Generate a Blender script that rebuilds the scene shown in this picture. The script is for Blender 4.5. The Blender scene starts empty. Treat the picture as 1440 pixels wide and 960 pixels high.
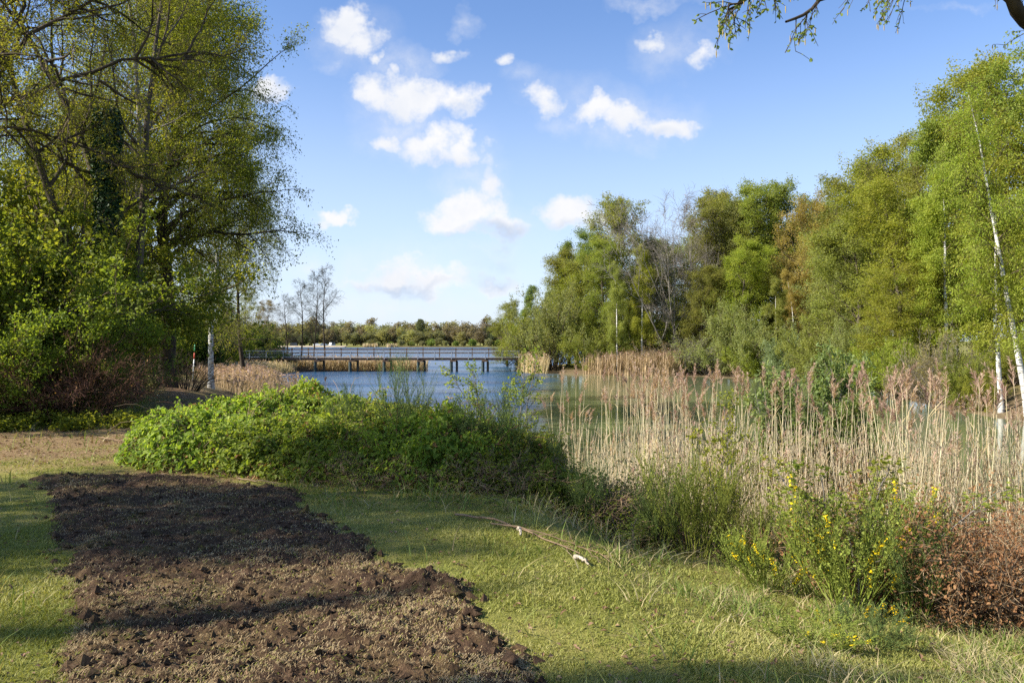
import bpy, math
import numpy as np
from mathutils import Vector

R = math.radians
SC = bpy.context.scene
COL = SC.collection

# ------------------------------------------------------------------ camera, sun, sky, exposure
CAMZ = 3.2
cam_d = bpy.data.cameras.new('camera'); cam = bpy.data.objects.new('camera', cam_d); COL.objects.link(cam)
cam.location = (0, 0, CAMZ); cam.rotation_euler = (R(90), 0, 0)
cam_d.lens = 28.0; cam_d.sensor_width = 36.0; cam_d.clip_start = 0.05; cam_d.clip_end = 6000
SC.camera = cam
SUN_EL = R(34)
SUN_H = np.array([-0.965, -0.262]); SUN_H = SUN_H / np.linalg.norm(SUN_H)
SUN = np.array([SUN_H[0]*math.cos(SUN_EL), SUN_H[1]*math.cos(SUN_EL), math.sin(SUN_EL)])
sun_d = bpy.data.lights.new('sun', 'SUN'); sun = bpy.data.objects.new('sun', sun_d); COL.objects.link(sun)
sun_d.energy = 5.0; sun_d.angle = R(0.5); sun_d.color = (1.0, 0.93, 0.82)
sun.rotation_euler = Vector(SUN).to_track_quat('Z', 'Y').to_euler()
SC.view_settings.view_transform = 'Standard'; SC.view_settings.look = 'None'
SC.view_settings.gamma = 1.0; SC.view_settings.use_curve_mapping = False
SC.view_settings.exposure = 1.08
SC.render.engine = 'CYCLES'
cy = SC.cycles
cy.max_bounces = 6; cy.diffuse_bounces = 3; cy.glossy_bounces = 3; cy.transmission_bounces = 3; cy.transparent_max_bounces = 4
cy.use_denoising = False; cy.caustics_reflective = False; cy.caustics_refractive = False
cy.sample_clamp_indirect = 4.0
cy.use_adaptive_sampling = True; cy.adaptive_threshold = 0.01

world = bpy.data.worlds.new('World'); SC.world = world; world.use_nodes = True
SKY_STRENGTH = 0.083

class NT:
    """tiny helper round a node tree"""
    def __init__(s, nt): s.nt = nt
    def n(s, t, **k):
        x = s.nt.nodes.new(t)
        for a, b in k.items(): setattr(x, a, b)
        return x
    def put(s, sock, v):
        if isinstance(v, bpy.types.NodeSocket): s.nt.links.new(v, sock)
        elif v is not None: sock.default_value = v
    def m(s, op, a, b=None, c=None, clamp=False):
        x = s.n('ShaderNodeMath', operation=op, use_clamp=clamp)
        s.put(x.inputs[0], a); s.put(x.inputs[1], b); s.put(x.inputs[2], c)
        return x.outputs[0]
    def v(s, op, a, b=None, scale=None):
        x = s.n('ShaderNodeVectorMath', operation=op)
        s.put(x.inputs[0], a); s.put(x.inputs[1], b)
        if scale is not None: s.put(x.inputs['Scale'], scale)
        return x.outputs['Value'] if op in ('LENGTH', 'DOT_PRODUCT', 'DISTANCE') else x.outputs['Vector']
    def noise(s, vec, scale, detail=4, rough=.55, dims='3D', out='Fac', dist=0.0):
        x = s.n('ShaderNodeTexNoise', noise_dimensions=dims)
        s.put(x.inputs['Vector'], vec); x.inputs['Scale'].default_value = scale
        x.inputs['Detail'].default_value = detail; x.inputs['Roughness'].default_value = rough
        x.inputs['Distortion'].default_value = dist
        return x.outputs[out]
    def mix(s, f, a, b, blend='MIX'):
        x = s.n('ShaderNodeMix', data_type='RGBA', blend_type=blend)
        s.put(x.inputs[0], f); s.put(x.inputs[6], a); s.put(x.inputs[7], b)
        return x.outputs[2]
    def ramp(s, f, stops, interp='LINEAR'):
        x = s.n('ShaderNodeValToRGB'); r = x.color_ramp; r.interpolation = interp
        while len(r.elements) < len(stops): r.elements.new(0.5)
        for e, (p, c) in zip(r.elements, stops):
            e.position = p; e.color = (*c, 1) if len(c) == 3 else c
        s.put(x.inputs[0], f)
        return x.outputs[0]
    def smooth(s, x, lo, hi):
        y = s.n('ShaderNodeMapRange', interpolation_type='SMOOTHSTEP')
        s.put(y.inputs[0], x); y.inputs[1].default_value = lo; y.inputs[2].default_value = hi
        return y.outputs[0]

def build_sky():
    nt = world.node_tree; nt.nodes.clear(); t = NT(nt)
    sky = t.n('ShaderNodeTexSky', sky_type='NISHITA'); sky.sun_disc = False
    sky.sun_elevation = SUN_EL; sky.sun_rotation = math.atan2(SUN[0], SUN[1])
    sky.altitude = 0; sky.air_density = 1.0; sky.dust_density = 0.6; sky.ozone_density = 3.0
    d = t.n('ShaderNodeTexCoord').outputs['Generated']
    sep = t.n('ShaderNodeSeparateXYZ'); t.put(sep.inputs[0], d)
    dx, dy, dz = sep.outputs
    ysafe = t.m('MAXIMUM', dy, 0.05)
    cmb = t.n('ShaderNodeCombineXYZ')
    t.put(cmb.inputs[0], t.m('DIVIDE', dx, ysafe)); t.put(cmb.inputs[1], t.m('DIVIDE', dz, ysafe)); cmb.inputs[2].default_value = 0
    p = cmb.outputs[0]
    n1 = t.noise(p, 8.0, 5, .62, out='Color')
    w = t.v('SCALE', t.v('SUBTRACT', n1, (.5, .5, .5)), scale=.13)
    w = t.v('MULTIPLY', w, (1.0, 1.0, 0.0))
    q = t.v('ADD', p, w)
    def U(x, y): return ((x-720)/1120, (480-y)/1120, 0)
    def field(blobs):
        acc = None
        for (x, y, rx, ry, a) in blobs:
            e = t.v('MULTIPLY', t.v('SUBTRACT', q, U(x, y)), (1120/rx, 1120/ry, 0))
            g = t.m('MULTIPLY_ADD', t.v('LENGTH', e), -a, a)
            acc = g if acc is None else t.m('MAXIMUM', acc, g)
        return t.m('MAXIMUM', acc, 0.0)
    solid = [(490,24,46,32,1),(516,50,42,32,1),(534,72,24,18,.85),
             (540,124,50,36,1),(590,132,62,42,1.1),(645,150,46,34,1),
             (548,193,40,22,.9),(600,203,62,34,1),(640,215,40,26,1),
             (688,245,30,46,.8),(665,300,66,44,1.1),(632,322,66,28,1),(702,326,60,34,1),
             (802,298,56,38,1.15),(838,306,34,26,.9),(468,311,34,15,.9),(376,114,44,19,.85),
             (764,132,34,30,.75),(835,150,56,30,.95),(890,157,64,30,.95),(945,172,44,24,.95),
             (632,65,32,20,.7),(703,70,22,18,.7),(930,45,36,19,.65),(990,80,30,22,.55),
             (560,386,60,30,.95),(520,396,48,20,.8),(620,399,80,24,.8),(690,398,50,20,.7)]
    faint = [(470,80,45,22,.55),(645,18,26,22,.5),(910,2,110,14,.6),(575,85,70,36,.65),(735,100,50,30,.5),(800,170,60,30,.5),(660,255,70,80,.75),(570,165,100,80,.6),(880,160,120,56,.6),(690,340,110,70,.6),(500,50,80,60,.55),(960,60,80,50,.45),(600,390,200,64,.7),(690,350,90,70,.65),
             (430,372,50,26,.6),(1360,14,90,10,.4),(560,430,260,40,.6),(800,130,100,44,.4)]
    fs = field(solid); ff = field(faint)
    fine = t.noise(p, 21.0, 6, .64)
    fm = t.m('MULTIPLY', t.m('SUBTRACT', fine, .5), 1.7)
    ds = t.smooth(t.m('ADD', fs, fm), -0.08, 0.80)
    dens = t.m('MULTIPLY', ds, t.smooth(fs, 0.0, 0.30))
    df = t.m('MULTIPLY', ff, t.m('MULTIPLY', t.smooth(n1, .32, .66), t.m('MULTIPLY_ADD', t.smooth(fine, .35, .65), .7, .5)))
    dens = t.m('MAXIMUM', dens, df, clamp=True)
    dens = t.m('MULTIPLY', dens, t.smooth(dy, .05, .2))
    grey = field([(705,338,75,24,1),(690,370,70,22,.9),(645,345,60,14,.7),(645,162,40,16,.5),(570,402,90,12,.8),(630,226,44,14,.4),(690,392,60,16,.7),(920,182,60,12,.4),(800,322,46,14,.45)])
    grey = t.m('ADD', t.m('MULTIPLY', grey, 1.2), t.m('MULTIPLY', t.smooth(n1, .42, .66), .38), clamp=True)
    ccol = t.mix(grey, (5.7, 5.7, 5.8, 1), (3.6, 4.1, 5.0, 1))
    skyc = t.mix(1.0, sky.outputs[0], (1.0, 1.09, 1.28, 1), 'MULTIPLY')
    # thin veil of bright air low over the horizon
    veil = t.m('MULTIPLY', t.smooth(dz, .40, 0.0), .70)
    skyc = t.mix(veil, skyc, (4.7, 5.35, 6.5, 1))
    out = t.mix(dens, skyc, ccol)
    bg = t.n('ShaderNodeBackground'); t.put(bg.inputs[0], out); bg.inputs[1].default_value = SKY_STRENGTH
    bg2 = t.n('ShaderNodeBackground'); t.put(bg2.inputs[0], skyc); bg2.inputs[1].default_value = SKY_STRENGTH
    mx = t.n('ShaderNodeMixShader')     # no clouds behind or below: skip the cloud nodes there
    t.put(mx.inputs[0], t.m('MULTIPLY', t.m('GREATER_THAN', dy, .05), t.m('GREATER_THAN', dz, 0.0)))
    t.put(mx.inputs[1], bg2.outputs[0]); t.put(mx.inputs[2], bg.outputs[0])
    o = t.n('ShaderNodeOutputWorld'); t.put(o.inputs[0], mx.outputs[0])
    world.cycles.sampling_method = 'MANUAL'; world.cycles.sample_map_resolution = 256
build_sky()

# ------------------------------------------------------------------ mesh helpers
def nrm(a):
    return a / np.maximum(np.linalg.norm(a, axis=-1, keepdims=True), 1e-9)

class MB:
    """collects vertices and faces; build() links them as ONE mesh object"""
    def __init__(s): s.v = []; s.f = []; s.mi = []; s.sm = []; s.n = 0
    def add(s, verts, faces, mat=0, smooth=False):
        verts = np.asarray(verts, float).reshape(-1, 3); faces = np.asarray(faces, np.int64)
        s.v.append(verts); s.f.append(faces + s.n); s.mi.append(np.full(len(faces), mat)); s.sm.append(np.full(len(faces), smooth)); s.n += len(verts)
    def mesh(s, name, mats):
        me = bpy.data.meshes.new(name)
        V = np.concatenate(s.v).astype(np.float32)
        counts = np.concatenate([np.full(len(f), f.shape[1]) for f in s.f])
        loops = np.concatenate([f.ravel() for f in s.f]).astype(np.int32)
        me.vertices.add(len(V)); me.vertices.foreach_set('co', V.ravel())
        me.loops.add(len(loops)); me.loops.foreach_set('vertex_index', loops)
        me.polygons.add(len(counts))
        st = np.zeros(len(counts), np.int32); st[1:] = np.cumsum(counts)[:-1]
        me.polygons.foreach_set('loop_start', st)
        me.polygons.foreach_set('material_index', np.concatenate(s.mi).astype(np.int32))
        me.polygons.foreach_set('use_smooth', np.concatenate(s.sm).astype(bool))
        for m in mats: me.materials.append(m)
        me.update(calc_edges=True)
        return me
    def build(s, name, mats, parent=None):
        return link(name, s.mesh(name, mats), parent)
    # shapes
    def box(s, c, d, mat=0, rot=None):
        c = np.array(c, float); d = np.array(d, float)/2
        p = np.array([[x, y, z] for x in (-1, 1) for y in (-1, 1) for z in (-1, 1)], float)*d
        if rot is not None: p = p @ np.array(rot).T
        s.add(p + c, [[0,1,3,2],[4,6,7,5],[0,4,5,1],[2,3,7,6],[0,2,6,4],[1,5,7,3]], mat)
    def tubes(s, P, Rr, k=5, mat=0, smooth=True):
        """P (N,S,3) polylines, Rr (N,S) radii"""
        N, S, _ = P.shape
        T = np.gradient(P, axis=1); T = nrm(T)
        ref = np.where(np.abs(T[..., 2:3]) > .9, np.array([1., 0, 0]), np.array([0, 0, 1.]))
        ref = np.repeat(ref[:, :1], S, axis=1)
        A = nrm(np.cross(T, ref)); B = np.cross(T, A)
        an = np.arange(k)*2*np.pi/k
        ring = P[:, :, None] + Rr[:, :, None, None]*(A[:, :, None]*np.cos(an)[:, None] + B[:, :, None]*np.sin(an)[:, None])
        idx = np.arange(N*S*k).reshape(N, S, k)
        a = idx[:, :-1]; b = idx[:, 1:]
        f = np.stack([a, np.roll(a, -1, 2), np.roll(b, -1, 2), b], -1).reshape(-1, 4)
        s.add(ring.reshape(-1, 3), f, mat, smooth)
    def ribbons(s, P, W, side, mat=0):
        """flat strips along polylines, W (N,S) half widths, side (N,3)"""
        N, S, _ = P.shape
        sd = side[:, None]*W[..., None]
        V = np.stack([P - sd, P + sd], 2)
        idx = np.arange(N*S*2).reshape(N, S, 2)
        f = np.stack([idx[:, :-1, 0], idx[:, :-1, 1], idx[:, 1:, 1], idx[:, 1:, 0]], -1).reshape(-1, 4)
        s.add(V.reshape(-1, 3), f, mat)
    def leaves(s, P, size, g, aspect=.55, up=.6, droop=.2, fold=.12, mat=0, out=None, hexa=False):
        n = len(P)
        if n == 0: return
        nn = g.normal(size=(n, 3))*1.0 + np.array([0, 0, up*1.6])
        if out is not None: nn = nn + out
        nn = nrm(nn)
        a = g.normal(size=(n, 3)) - np.array([0, 0, droop*2]); a -= (a*nn).sum(1, keepdims=True)*nn; a = nrm(a)
        b = np.cross(nn, a)
        L = (size*(.6 + .8*g.random(n)))[:, None]
        if hexa:
            V = np.stack([P, P+a*L*.3+b*L*aspect*.45+nn*L*fold*.8, P+a*L*.68+b*L*aspect*.42+nn*L*fold*.7, P+a*L-nn*L*fold*.4,
                          P+a*L*.68-b*L*aspect*.42+nn*L*fold*.7, P+a*L*.3-b*L*aspect*.45+nn*L*fold*.8], 1)
            i = np.arange(n)[:, None]*6
            f = np.concatenate([i+np.array([[0, 1, 2, 3]]), i+np.array([[0, 3, 4, 5]])])
            s.add(V.reshape(-1, 3), f, mat)
        else:
            V = np.stack([P, P+a*L*.5+b*L*aspect*.5+nn*L*fold, P+a*L, P+a*L*.5-b*L*aspect*.5+nn*L*fold], 1)
            s.add(V.reshape(-1, 3), np.arange(n*4).reshape(n, 4), mat)
    def revolve(s, prof, k=12, mat=0, c=(0, 0, 0)):
        prof = np.array(prof); an = np.arange(k)*2*np.pi/k
        V = np.stack([prof[:, :1]*np.cos(an), prof[:, :1]*np.sin(an), np.repeat(prof[:, 1:], k, 1)], -1)
        idx = np.arange(len(prof)*k).reshape(len(prof), k)
        a, b = idx[:-1], idx[1:]
        s.add(V.reshape(-1, 3)+np.array(c), np.stack([a, np.roll(a, -1, 1), np.roll(b, -1, 1), b], -1).reshape(-1, 4), mat, True)

def link(name, data, parent=None):
    o = bpy.data.objects.new(name, data); COL.objects.link(o)
    if parent is not None: o.parent = parent
    return o
def tag(o, label=None, cat=None, group=None, kind=None):
    if label: o['label'] = label
    if cat: o['category'] = cat
    if group: o['group'] = group
    if kind: o['kind'] = kind
    return o
def empty(name, loc, rz=0.0, sc=1.0):
    o = bpy.data.objects.new(name, None); COL.objects.link(o)
    o.location = loc; o.rotation_euler = (0, 0, rz); o.scale = sc if hasattr(sc, '__len__') else (sc, sc, sc)
    o.empty_display_size = .2
    return o

# value noise for numpy
def vnoise(x, y, seed=0):
    xi = np.floor(x).astype(np.int64); yi = np.floor(y).astype(np.int64)
    fx = x - xi; fy = y - yi; fx = fx*fx*(3-2*fx); fy = fy*fy*(3-2*fy)
    def h(a, b):
        n = (a*374761393 + b*668265263 + seed*1442695041) & 0x7fffffff
        n = ((n ^ (n >> 13))*1274126177) & 0x7fffffff
        n = (n ^ (n >> 16)) & 0xffff
        return n/65535.0
    return (h(xi, yi)*(1-fx)+h(xi+1, yi)*fx)*(1-fy) + (h(xi, yi+1)*(1-fx)+h(xi+1, yi+1)*fx)*fy
def fbm(x, y, o=4, seed=0, gain=.5):
    a = 1.0; t = 0; r = 0
    for i in range(o):
        r = r + a*vnoise(x*2**i + 17.3*i, y*2**i - 9.1*i, seed+i); t += a; a *= gain
    return r/t
def sstep(x, a, b):
    t = np.clip((x-a)/(b-a), 0, 1); return t*t*(3-2*t)
def inpoly(px, py, poly):
    poly = np.array(poly, float); ins = np.zeros(np.shape(px), bool)
    j = len(poly)-1
    for i in range(len(poly)):
        xi, yi = poly[i]; xj, yj = poly[j]
        c = ((yi > py) != (yj > py)) & (px < (xj-xi)*(py-yi)/(yj-yi+1e-12)+xi)
        ins ^= c; j = i
    return ins
def polydist(px, py, poly):
    poly = np.array(poly, float); d = np.full(np.shape(px), 1e9)
    for i in range(len(poly)):
        a = poly[i]; b = poly[(i+1) % len(poly)]; e = b-a
        t = np.clip(((px-a[0])*e[0]+(py-a[1])*e[1])/(e@e), 0, 1)
        d = np.minimum(d, np.hypot(px-a[0]-t*e[0], py-a[1]-t*e[1]))
    return np.where(inpoly(px, py, poly), -d, d)      # negative inside

# ------------------------------------------------------------------ terrain
WATER = [(16,6.5),(12,8.0),(8.5,9.8),(6.8,11.2),(5.2,13),(3.4,15.2),(1.5,17.6),(-1,21.5),(-5.5,28),(-9.5,36),(-14.6,46),(-18,57),(-21.5,68),(-23.5,78),(-22,85.5),(-15,86.8),(-10.6,88.5),
         (-14,96),(-28,108),(-50,150),(-90,230),(-160,330),(-200,425),(-60,440),(100,452),(160,440),(90,300),(40,170),(9,105),(2.0,94),(1.0,86),(2.2,80),(8,76.5),(16,73),(21.5,69),
         (23.5,60),(23.5,50),(22.0,42),(20.2,37),(20.6,32.5),(25,27),(31,25),(45,24),(60,14),(40,4),(24,3.5)]
SOIL = [(-6.3,10.2),(-4.7,10.8),(-2.8,9.7),(-1.75,7.85),(-1.15,6.75),(-.9,6.25),(-.38,5.7),(-.3,5.2),(-.05,4.6),(.08,4.1),(.3,3.2),(-2.05,3.2),(-2.35,4.2),(-2.8,5.1),(-3.6,6.3),(-5.2,9.1)]
def ground(x, y):
    x = np.asarray(x, float); y = np.asarray(y, float)
    d = polydist(x, y, WATER) + (fbm(x*.5, y*.5, 3, 5)-.5)*1.2*np.clip(y/20, .5, 4)
    wdt = 6.2+3.6*sstep(x, -.5, 1.5)*(1-sstep(y, 16, 24))*(1-sstep(x, 40, 60))
    land = 1.42*sstep(d, -.4, wdt)
    land = land + np.maximum(d-40, 0)*.002
    land = land*(1-.55*sstep(y, 42, 60))
    bed = -1.2*sstep(-d, 0, 6)
    z = np.where(d > 0, land, bed+land)
    z = z + (fbm(x*.35, y*.35, 3, 9)-.5)*.10*sstep(d, 0, 4) + (fbm(x*2.2, y*2.2, 3, 11)-.5)*.035*sstep(d, 0, 3)
    return z
def gz(x, y): return float(ground(np.array([x]), np.array([y]))[0])
def at(px, Y): return (px-720)/1120*Y
def P3(px, Y):
    x = at(px, Y); return (x, Y, gz(x, Y))
def seg(x, y, ax, ay, bx, by):
    ex, ey = bx-ax, by-ay; t = np.clip(((x-ax)*ex+(y-ay)*ey)/(ex*ex+ey*ey), 0, 1)
    return np.hypot(x-ax-t*ex, y-ay-t*ey)
def dirtmask(x, y):
    m = sstep(fbm(x*.7, y*.7, 4, 31), .36, .6)
    strip = sstep(y + .25*x, 8.6, 9.8)*sstep(-x, 1.8, 3.2)*(1-sstep(y, 16.0, 18.5))*sstep(x, -30, -12)
    path = np.minimum(np.minimum(seg(x, y, -6.4, 15.5, -9.2, 23), seg(x, y, -9.2, 23, -14, 34)), seg(x, y, -14, 34, -19, 48))
    return np.maximum(strip*(.12+.70*m), (1-sstep(path, .5, 1.5))*(.5+.5*m))

# ------------------------------------------------------------------ materials
def new_mat(name):
    m = bpy.data.materials.new(name); m.use_nodes = True; m.node_tree.nodes.clear()
    t = NT(m.node_tree); o = t.n('ShaderNodeOutputMaterial')
    return m, t, o
def C4(c): return (*c, 1)
def leaf_mat(name, cols, trans=.54, rough=.6, spec=.18, clump=.5, tint=None):
    """cols: three colours spread over the leaves, with clumps of slightly different growth"""
    m, t, o = new_mat(name)
    geo = t.n('ShaderNodeNewGeometry'); rnd = geo.outputs['Random Per Island']
    oi = t.n('ShaderNodeObjectInfo')
    tc = t.n('ShaderNodeTexCoord').outputs['Object']
    cl = t.noise(tc, .8, 3, .6)
    f = t.m('ADD', t.m('MULTIPLY', rnd, 1-clump), t.m('MULTIPLY', t.smooth(cl, .3, .7), clump))
    c = t.ramp(f, [(0.05, cols[0]), (.5, cols[1]), (.95, cols[2])])
    hs = t.n('ShaderNodeHueSaturation'); t.put(hs.inputs['Color'], c)
    t.put(hs.inputs['Hue'], t.m('MULTIPLY_ADD', oi.outputs['Random'], .03, .485))
    t.put(hs.inputs['Value'], t.m('MULTIPLY_ADD', oi.outputs['Random'], .3, .85))
    b = t.n('ShaderNodeBsdfPrincipled'); t.put(b.inputs['Base Color'], hs.outputs[0])
    b.inputs['Roughness'].default_value = rough; b.inputs['Specular IOR Level'].default_value = spec
    tr = t.n('ShaderNodeBsdfTranslucent')
    t.put(tr.inputs[0], t.mix(1.0, hs.outputs[0], (1.25, 1.2, .55, 1), 'MULTIPLY'))
    mx = t.n('ShaderNodeMixShader'); mx.inputs[0].default_value = trans
    t.put(mx.inputs[1], b.outputs[0]); t.put(mx.inputs[2], tr.outputs[0]); t.put(o.inputs[0], mx.outputs[0])
    return m
def plain_mat(name, c1, c2, scale=6.0, rough=.8, spec=.25, stretch=(1, 1, 1), bump=.0, metal=0.0, isl=0.0):
    m, t, o = new_mat(name)
    tc = t.v('MULTIPLY', t.n('ShaderNodeTexCoord').outputs['Object'], stretch)
    nz = t.noise(tc, scale, 5, .6)
    f = t.smooth(nz, .3, .7)
    if isl: f = t.m('ADD', t.m('MULTIPLY', f, 1-isl), t.m('MULTIPLY', t.n('ShaderNodeNewGeometry').outputs['Random Per Island'], isl))
    c = t.mix(f, C4(c1), C4(c2))
    b = t.n('ShaderNodeBsdfPrincipled'); t.put(b.inputs['Base Color'], c)
    b.inputs['Roughness'].default_value = rough; b.inputs['Specular IOR Level'].default_value = spec; b.inputs['Metallic'].default_value = metal
    if bump:
        bp = t.n('ShaderNodeBump'); bp.inputs['Strength'].default_value = bump; bp.inputs['Distance'].default_value = .02
        t.put(bp.inputs['Height'], nz); t.put(b.inputs['Normal'], bp.outputs[0])
    t.put(o.inputs[0], b.outputs[0])
    return m
def birch_bark():
    m, t, o = new_mat('birch_bark')
    tc = t.n('ShaderNodeTexCoord').outputs['Object']
    n1 = t.noise(t.v('MULTIPLY', tc, (1.2, 1.2, 5.0)), 2.2, 5, .6)
    n2 = t.noise(t.v('MULTIPLY', tc, (1, 1, .4)), 1.0, 3, .5)
    c = t.ramp(n1, [(.36, (.05, .045, .04)), (.45, (.42, .40, .36)), (.6, (.68, .66, .60)), (.8, (.55, .50, .44))])
    c = t.mix(t.smooth(n2, .55, .72), c, (.2, .17, .13, 1))
    b = t.n('ShaderNodeBsdfPrincipled'); t.put(b.inputs['Base Color'], c); b.inputs['Roughness'].default_value = .7
    t.put(o.inputs[0], b.outputs[0]); return m

M = {}
M['bark'] = plain_mat('bark', (.055, .042, .03), (.14, .115, .085), 5, .9, .15, (1, 1, .25), .6)
M['bark_dark'] = plain_mat('bark_dark', (.03, .024, .018), (.085, .066, .045), 5, .9, .15, (1, 1, .3), .6)
M['bark_grey'] = plain_mat('bark_grey', (.13, .115, .095), (.28, .25, .21), 4, .9, .15, (1, 1, .3), .3)
M['bark_birch'] = birch_bark()
M['twig'] = plain_mat('twig', (.06, .045, .03), (.15, .11, .07), 3, .85, .2)
M['twig_grey'] = plain_mat('twig_grey', (.14, .12, .10), (.24, .21, .17), 3, .85, .2)
M['twig_red'] = plain_mat('twig_red', (.10, .045, .03), (.19, .10, .06), 3, .8, .2, isl=.5)
M['cane_tan'] = plain_mat('cane_tan', (.22, .14, .08), (.42, .31, .18), 3, .8, .2, isl=.6)
L = lambda n, *c, **k: M.__setitem__(n, leaf_mat(n, c, **k))
L('leaf_oak', (.155,.19,.026), (.24,.265,.04), (.36,.345,.062))
L('leaf_left', (.13,.165,.022), (.215,.245,.034), (.35,.345,.055))
L('leaf_hazel', (.115,.165,.02), (.185,.235,.03), (.31,.345,.05), spec=.25)
L('leaf_birch', (.20,.25,.03), (.31,.35,.05), (.43,.43,.085))
L('leaf_mid', (.175,.225,.038), (.26,.30,.058), (.36,.38,.09))
L('leaf_bluegreen', (.11,.175,.045), (.18,.24,.06), (.26,.31,.08))
L('leaf_olive', (.19,.215,.048), (.275,.295,.07), (.38,.38,.105))
L('leaf_orange', (.31,.245,.075), (.40,.325,.10), (.48,.41,.13))
L('leaf_willow', (.20,.245,.085), (.29,.325,.11), (.38,.40,.14))
L('leaf_sage', (.18,.24,.13), (.26,.32,.17), (.33,.39,.22))
L('leaf_dry', (.192, .154, .077), (.282, .230, .109), (.371, .320, .141))
L('leaf_dark', (.035,.075,.018), (.065,.115,.025), (.11,.16,.035), spec=.25)
L('leaf_ivy', (.014, .042, .014), (.029, .072, .022), (.060, .120, .030), spec=.35, trans=.15)
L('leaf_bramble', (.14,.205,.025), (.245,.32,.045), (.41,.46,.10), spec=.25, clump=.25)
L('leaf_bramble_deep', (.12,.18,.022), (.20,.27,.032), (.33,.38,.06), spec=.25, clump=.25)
L('leaf_sapling', (.16,.22,.03), (.25,.31,.045), (.38,.42,.09), spec=.25)
L('leaf_sallow', (.15,.205,.065), (.235,.285,.09), (.34,.365,.14), spec=.4)
L('leaf_rust', (.17,.085,.036), (.28,.15,.06), (.39,.25,.11), trans=.25)
L('broom_green', (.12,.15,.025), (.19,.22,.035), (.29,.30,.055), trans=.1)
L('broom_dark', (.07,.105,.03), (.11,.155,.04), (.17,.20,.055), trans=.1)
L('flower_yellow', (.75, .50, .01), (.85, .62, .015), (.90, .72, .04), trans=.3)
L('catkin', (.35, .26, .06), (.42, .32, .09), (.5, .4, .14), trans=.3)
L('far_green', (.185,.195,.105), (.24,.245,.125), (.29,.285,.145))  # far_ tones greyed and lightened: distance haze put into the leaf colours
L('far_yellow', (.24,.235,.11), (.30,.29,.13), (.35,.335,.155))
L('far_brown', (.205,.18,.12), (.26,.225,.15), (.31,.27,.18))
L('far_dark', (.10,.125,.07), (.14,.165,.085), (.17,.195,.10))
L('reed_stem', (.54,.44,.26), (.69,.60,.39), (.79,.71,.51), trans=.15, spec=.3)
L('reed_leaf', (.36,.27,.14), (.50,.40,.23), (.62,.52,.33), trans=.3)
L('reed_plume', (.36,.235,.175), (.50,.36,.28), (.62,.48,.39), trans=.4)
L('reed_far', (.36, .27, .15), (.47, .36, .20), (.58, .46, .27), trans=.15)
L('lawn_blade', (.155,.18,.034), (.27,.27,.062), (.45,.40,.17), trans=.3, clump=.5)
L('tuft_green', (.10,.16,.03), (.18,.235,.05), (.33,.33,.11), trans=.3, clump=.4)
L('tuft_straw', (.28, .22, .10), (.40, .33, .17), (.52, .45, .26), trans=.25, clump=.3)
L('thatch', (.19,.125,.065), (.33,.23,.115), (.46,.35,.20), trans=.15, clump=.3)
L('moss_bits', (.10, .12, .018), (.19, .19, .03), (.30, .28, .06), trans=.2)
L('litter', (.13, .075, .04), (.24, .145, .08), (.38, .26, .16), trans=.15)

def ground_mat():
    m, t, o = new_mat('meadow_ground')
    pos = t.n('ShaderNodeNewGeometry').outputs['Position']
    at_ = t.n('ShaderNodeAttribute', attribute_name='dirt'); sh = t.n('ShaderNodeAttribute', attribute_name='shore')
    n1 = t.noise(pos, .9, 4, .6); n2 = t.noise(pos, 7, 5, .65); n3 = t.noise(pos, 45, 4, .7)
    lawn = t.ramp(n1, [(.3, (.13, .145, .03)), (.5, (.20, .195, .045)), (.72, (.28, .235, .075))])
    lawn = t.mix(t.smooth(n2, .5, .75), lawn, (.20, .165, .06, 1))
    lawn = t.mix(t.smooth(n3, .55, .8), lawn, (.05, .06, .015, 1))
    dirt = t.ramp(n2, [(.3, (.14, .08, .045)), (.55, (.25, .155, .09)), (.8, (.33, .23, .14))])
    dirt = t.mix(t.smooth(n3, .5, .75), dirt, (.08, .045, .028, 1))
    mud = t.ramp(n2, [(.3, (.10, .075, .045)), (.7, (.22, .165, .09))])
    c = t.mix(at_.outputs['Fac'], lawn, dirt); c = t.mix(sh.outputs['Fac'], c, mud)
    b = t.n('ShaderNodeBsdfPrincipled'); t.put(b.inputs['Base Color'], c); b.inputs['Roughness'].default_value = .95; b.inputs['Specular IOR Level'].default_value = .1
    bp = t.n('ShaderNodeBump'); bp.inputs['Strength'].default_value = .7; bp.inputs['Distance'].default_value = .03
    t.put(bp.inputs['Height'], t.m('ADD', n2, n3)); t.put(b.inputs['Normal'], bp.outputs[0])
    t.put(o.inputs[0], b.outputs[0]); return m
def soil_mat():
    m, t, o = new_mat('tilled_soil')
    pos = t.n('ShaderNodeNewGeometry').outputs['Position']
    n1 = t.noise(pos, 2.2, 4, .6); n2 = t.noise(pos, 14, 5, .65); n3 = t.noise(pos, 70, 4, .7)
    c = t.ramp(n2, [(.3, (.036, .021, .012)), (.55, (.10, .060, .034)), (.8, (.20, .125, .07))])
    c = t.mix(t.m('MULTIPLY', t.smooth(n1, .46, .68), t.smooth(n3, .38, .6)), c, (.19, .13, .055, 1))
    c = t.mix(t.m('MULTIPLY', t.smooth(t.noise(pos, 3.1, 3, .6), .56, .7), t.smooth(n3, .45, .6)), c, (.13, .13, .025, 1))
    b = t.n('ShaderNodeBsdfPrincipled'); t.put(b.inputs['Base Color'], c); b.inputs['Roughness'].default_value = .95; b.inputs['Specular IOR Level'].default_value = .15
    bp = t.n('ShaderNodeBump'); bp.inputs['Strength'].default_value = 1; bp.inputs['Distance'].default_value = .03
    t.put(bp.inputs['Height'], t.m('ADD', n2, n3)); t.put(b.inputs['Normal'], bp.outputs[0])
    t.put(o.inputs[0], b.outputs[0]); return m
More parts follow.
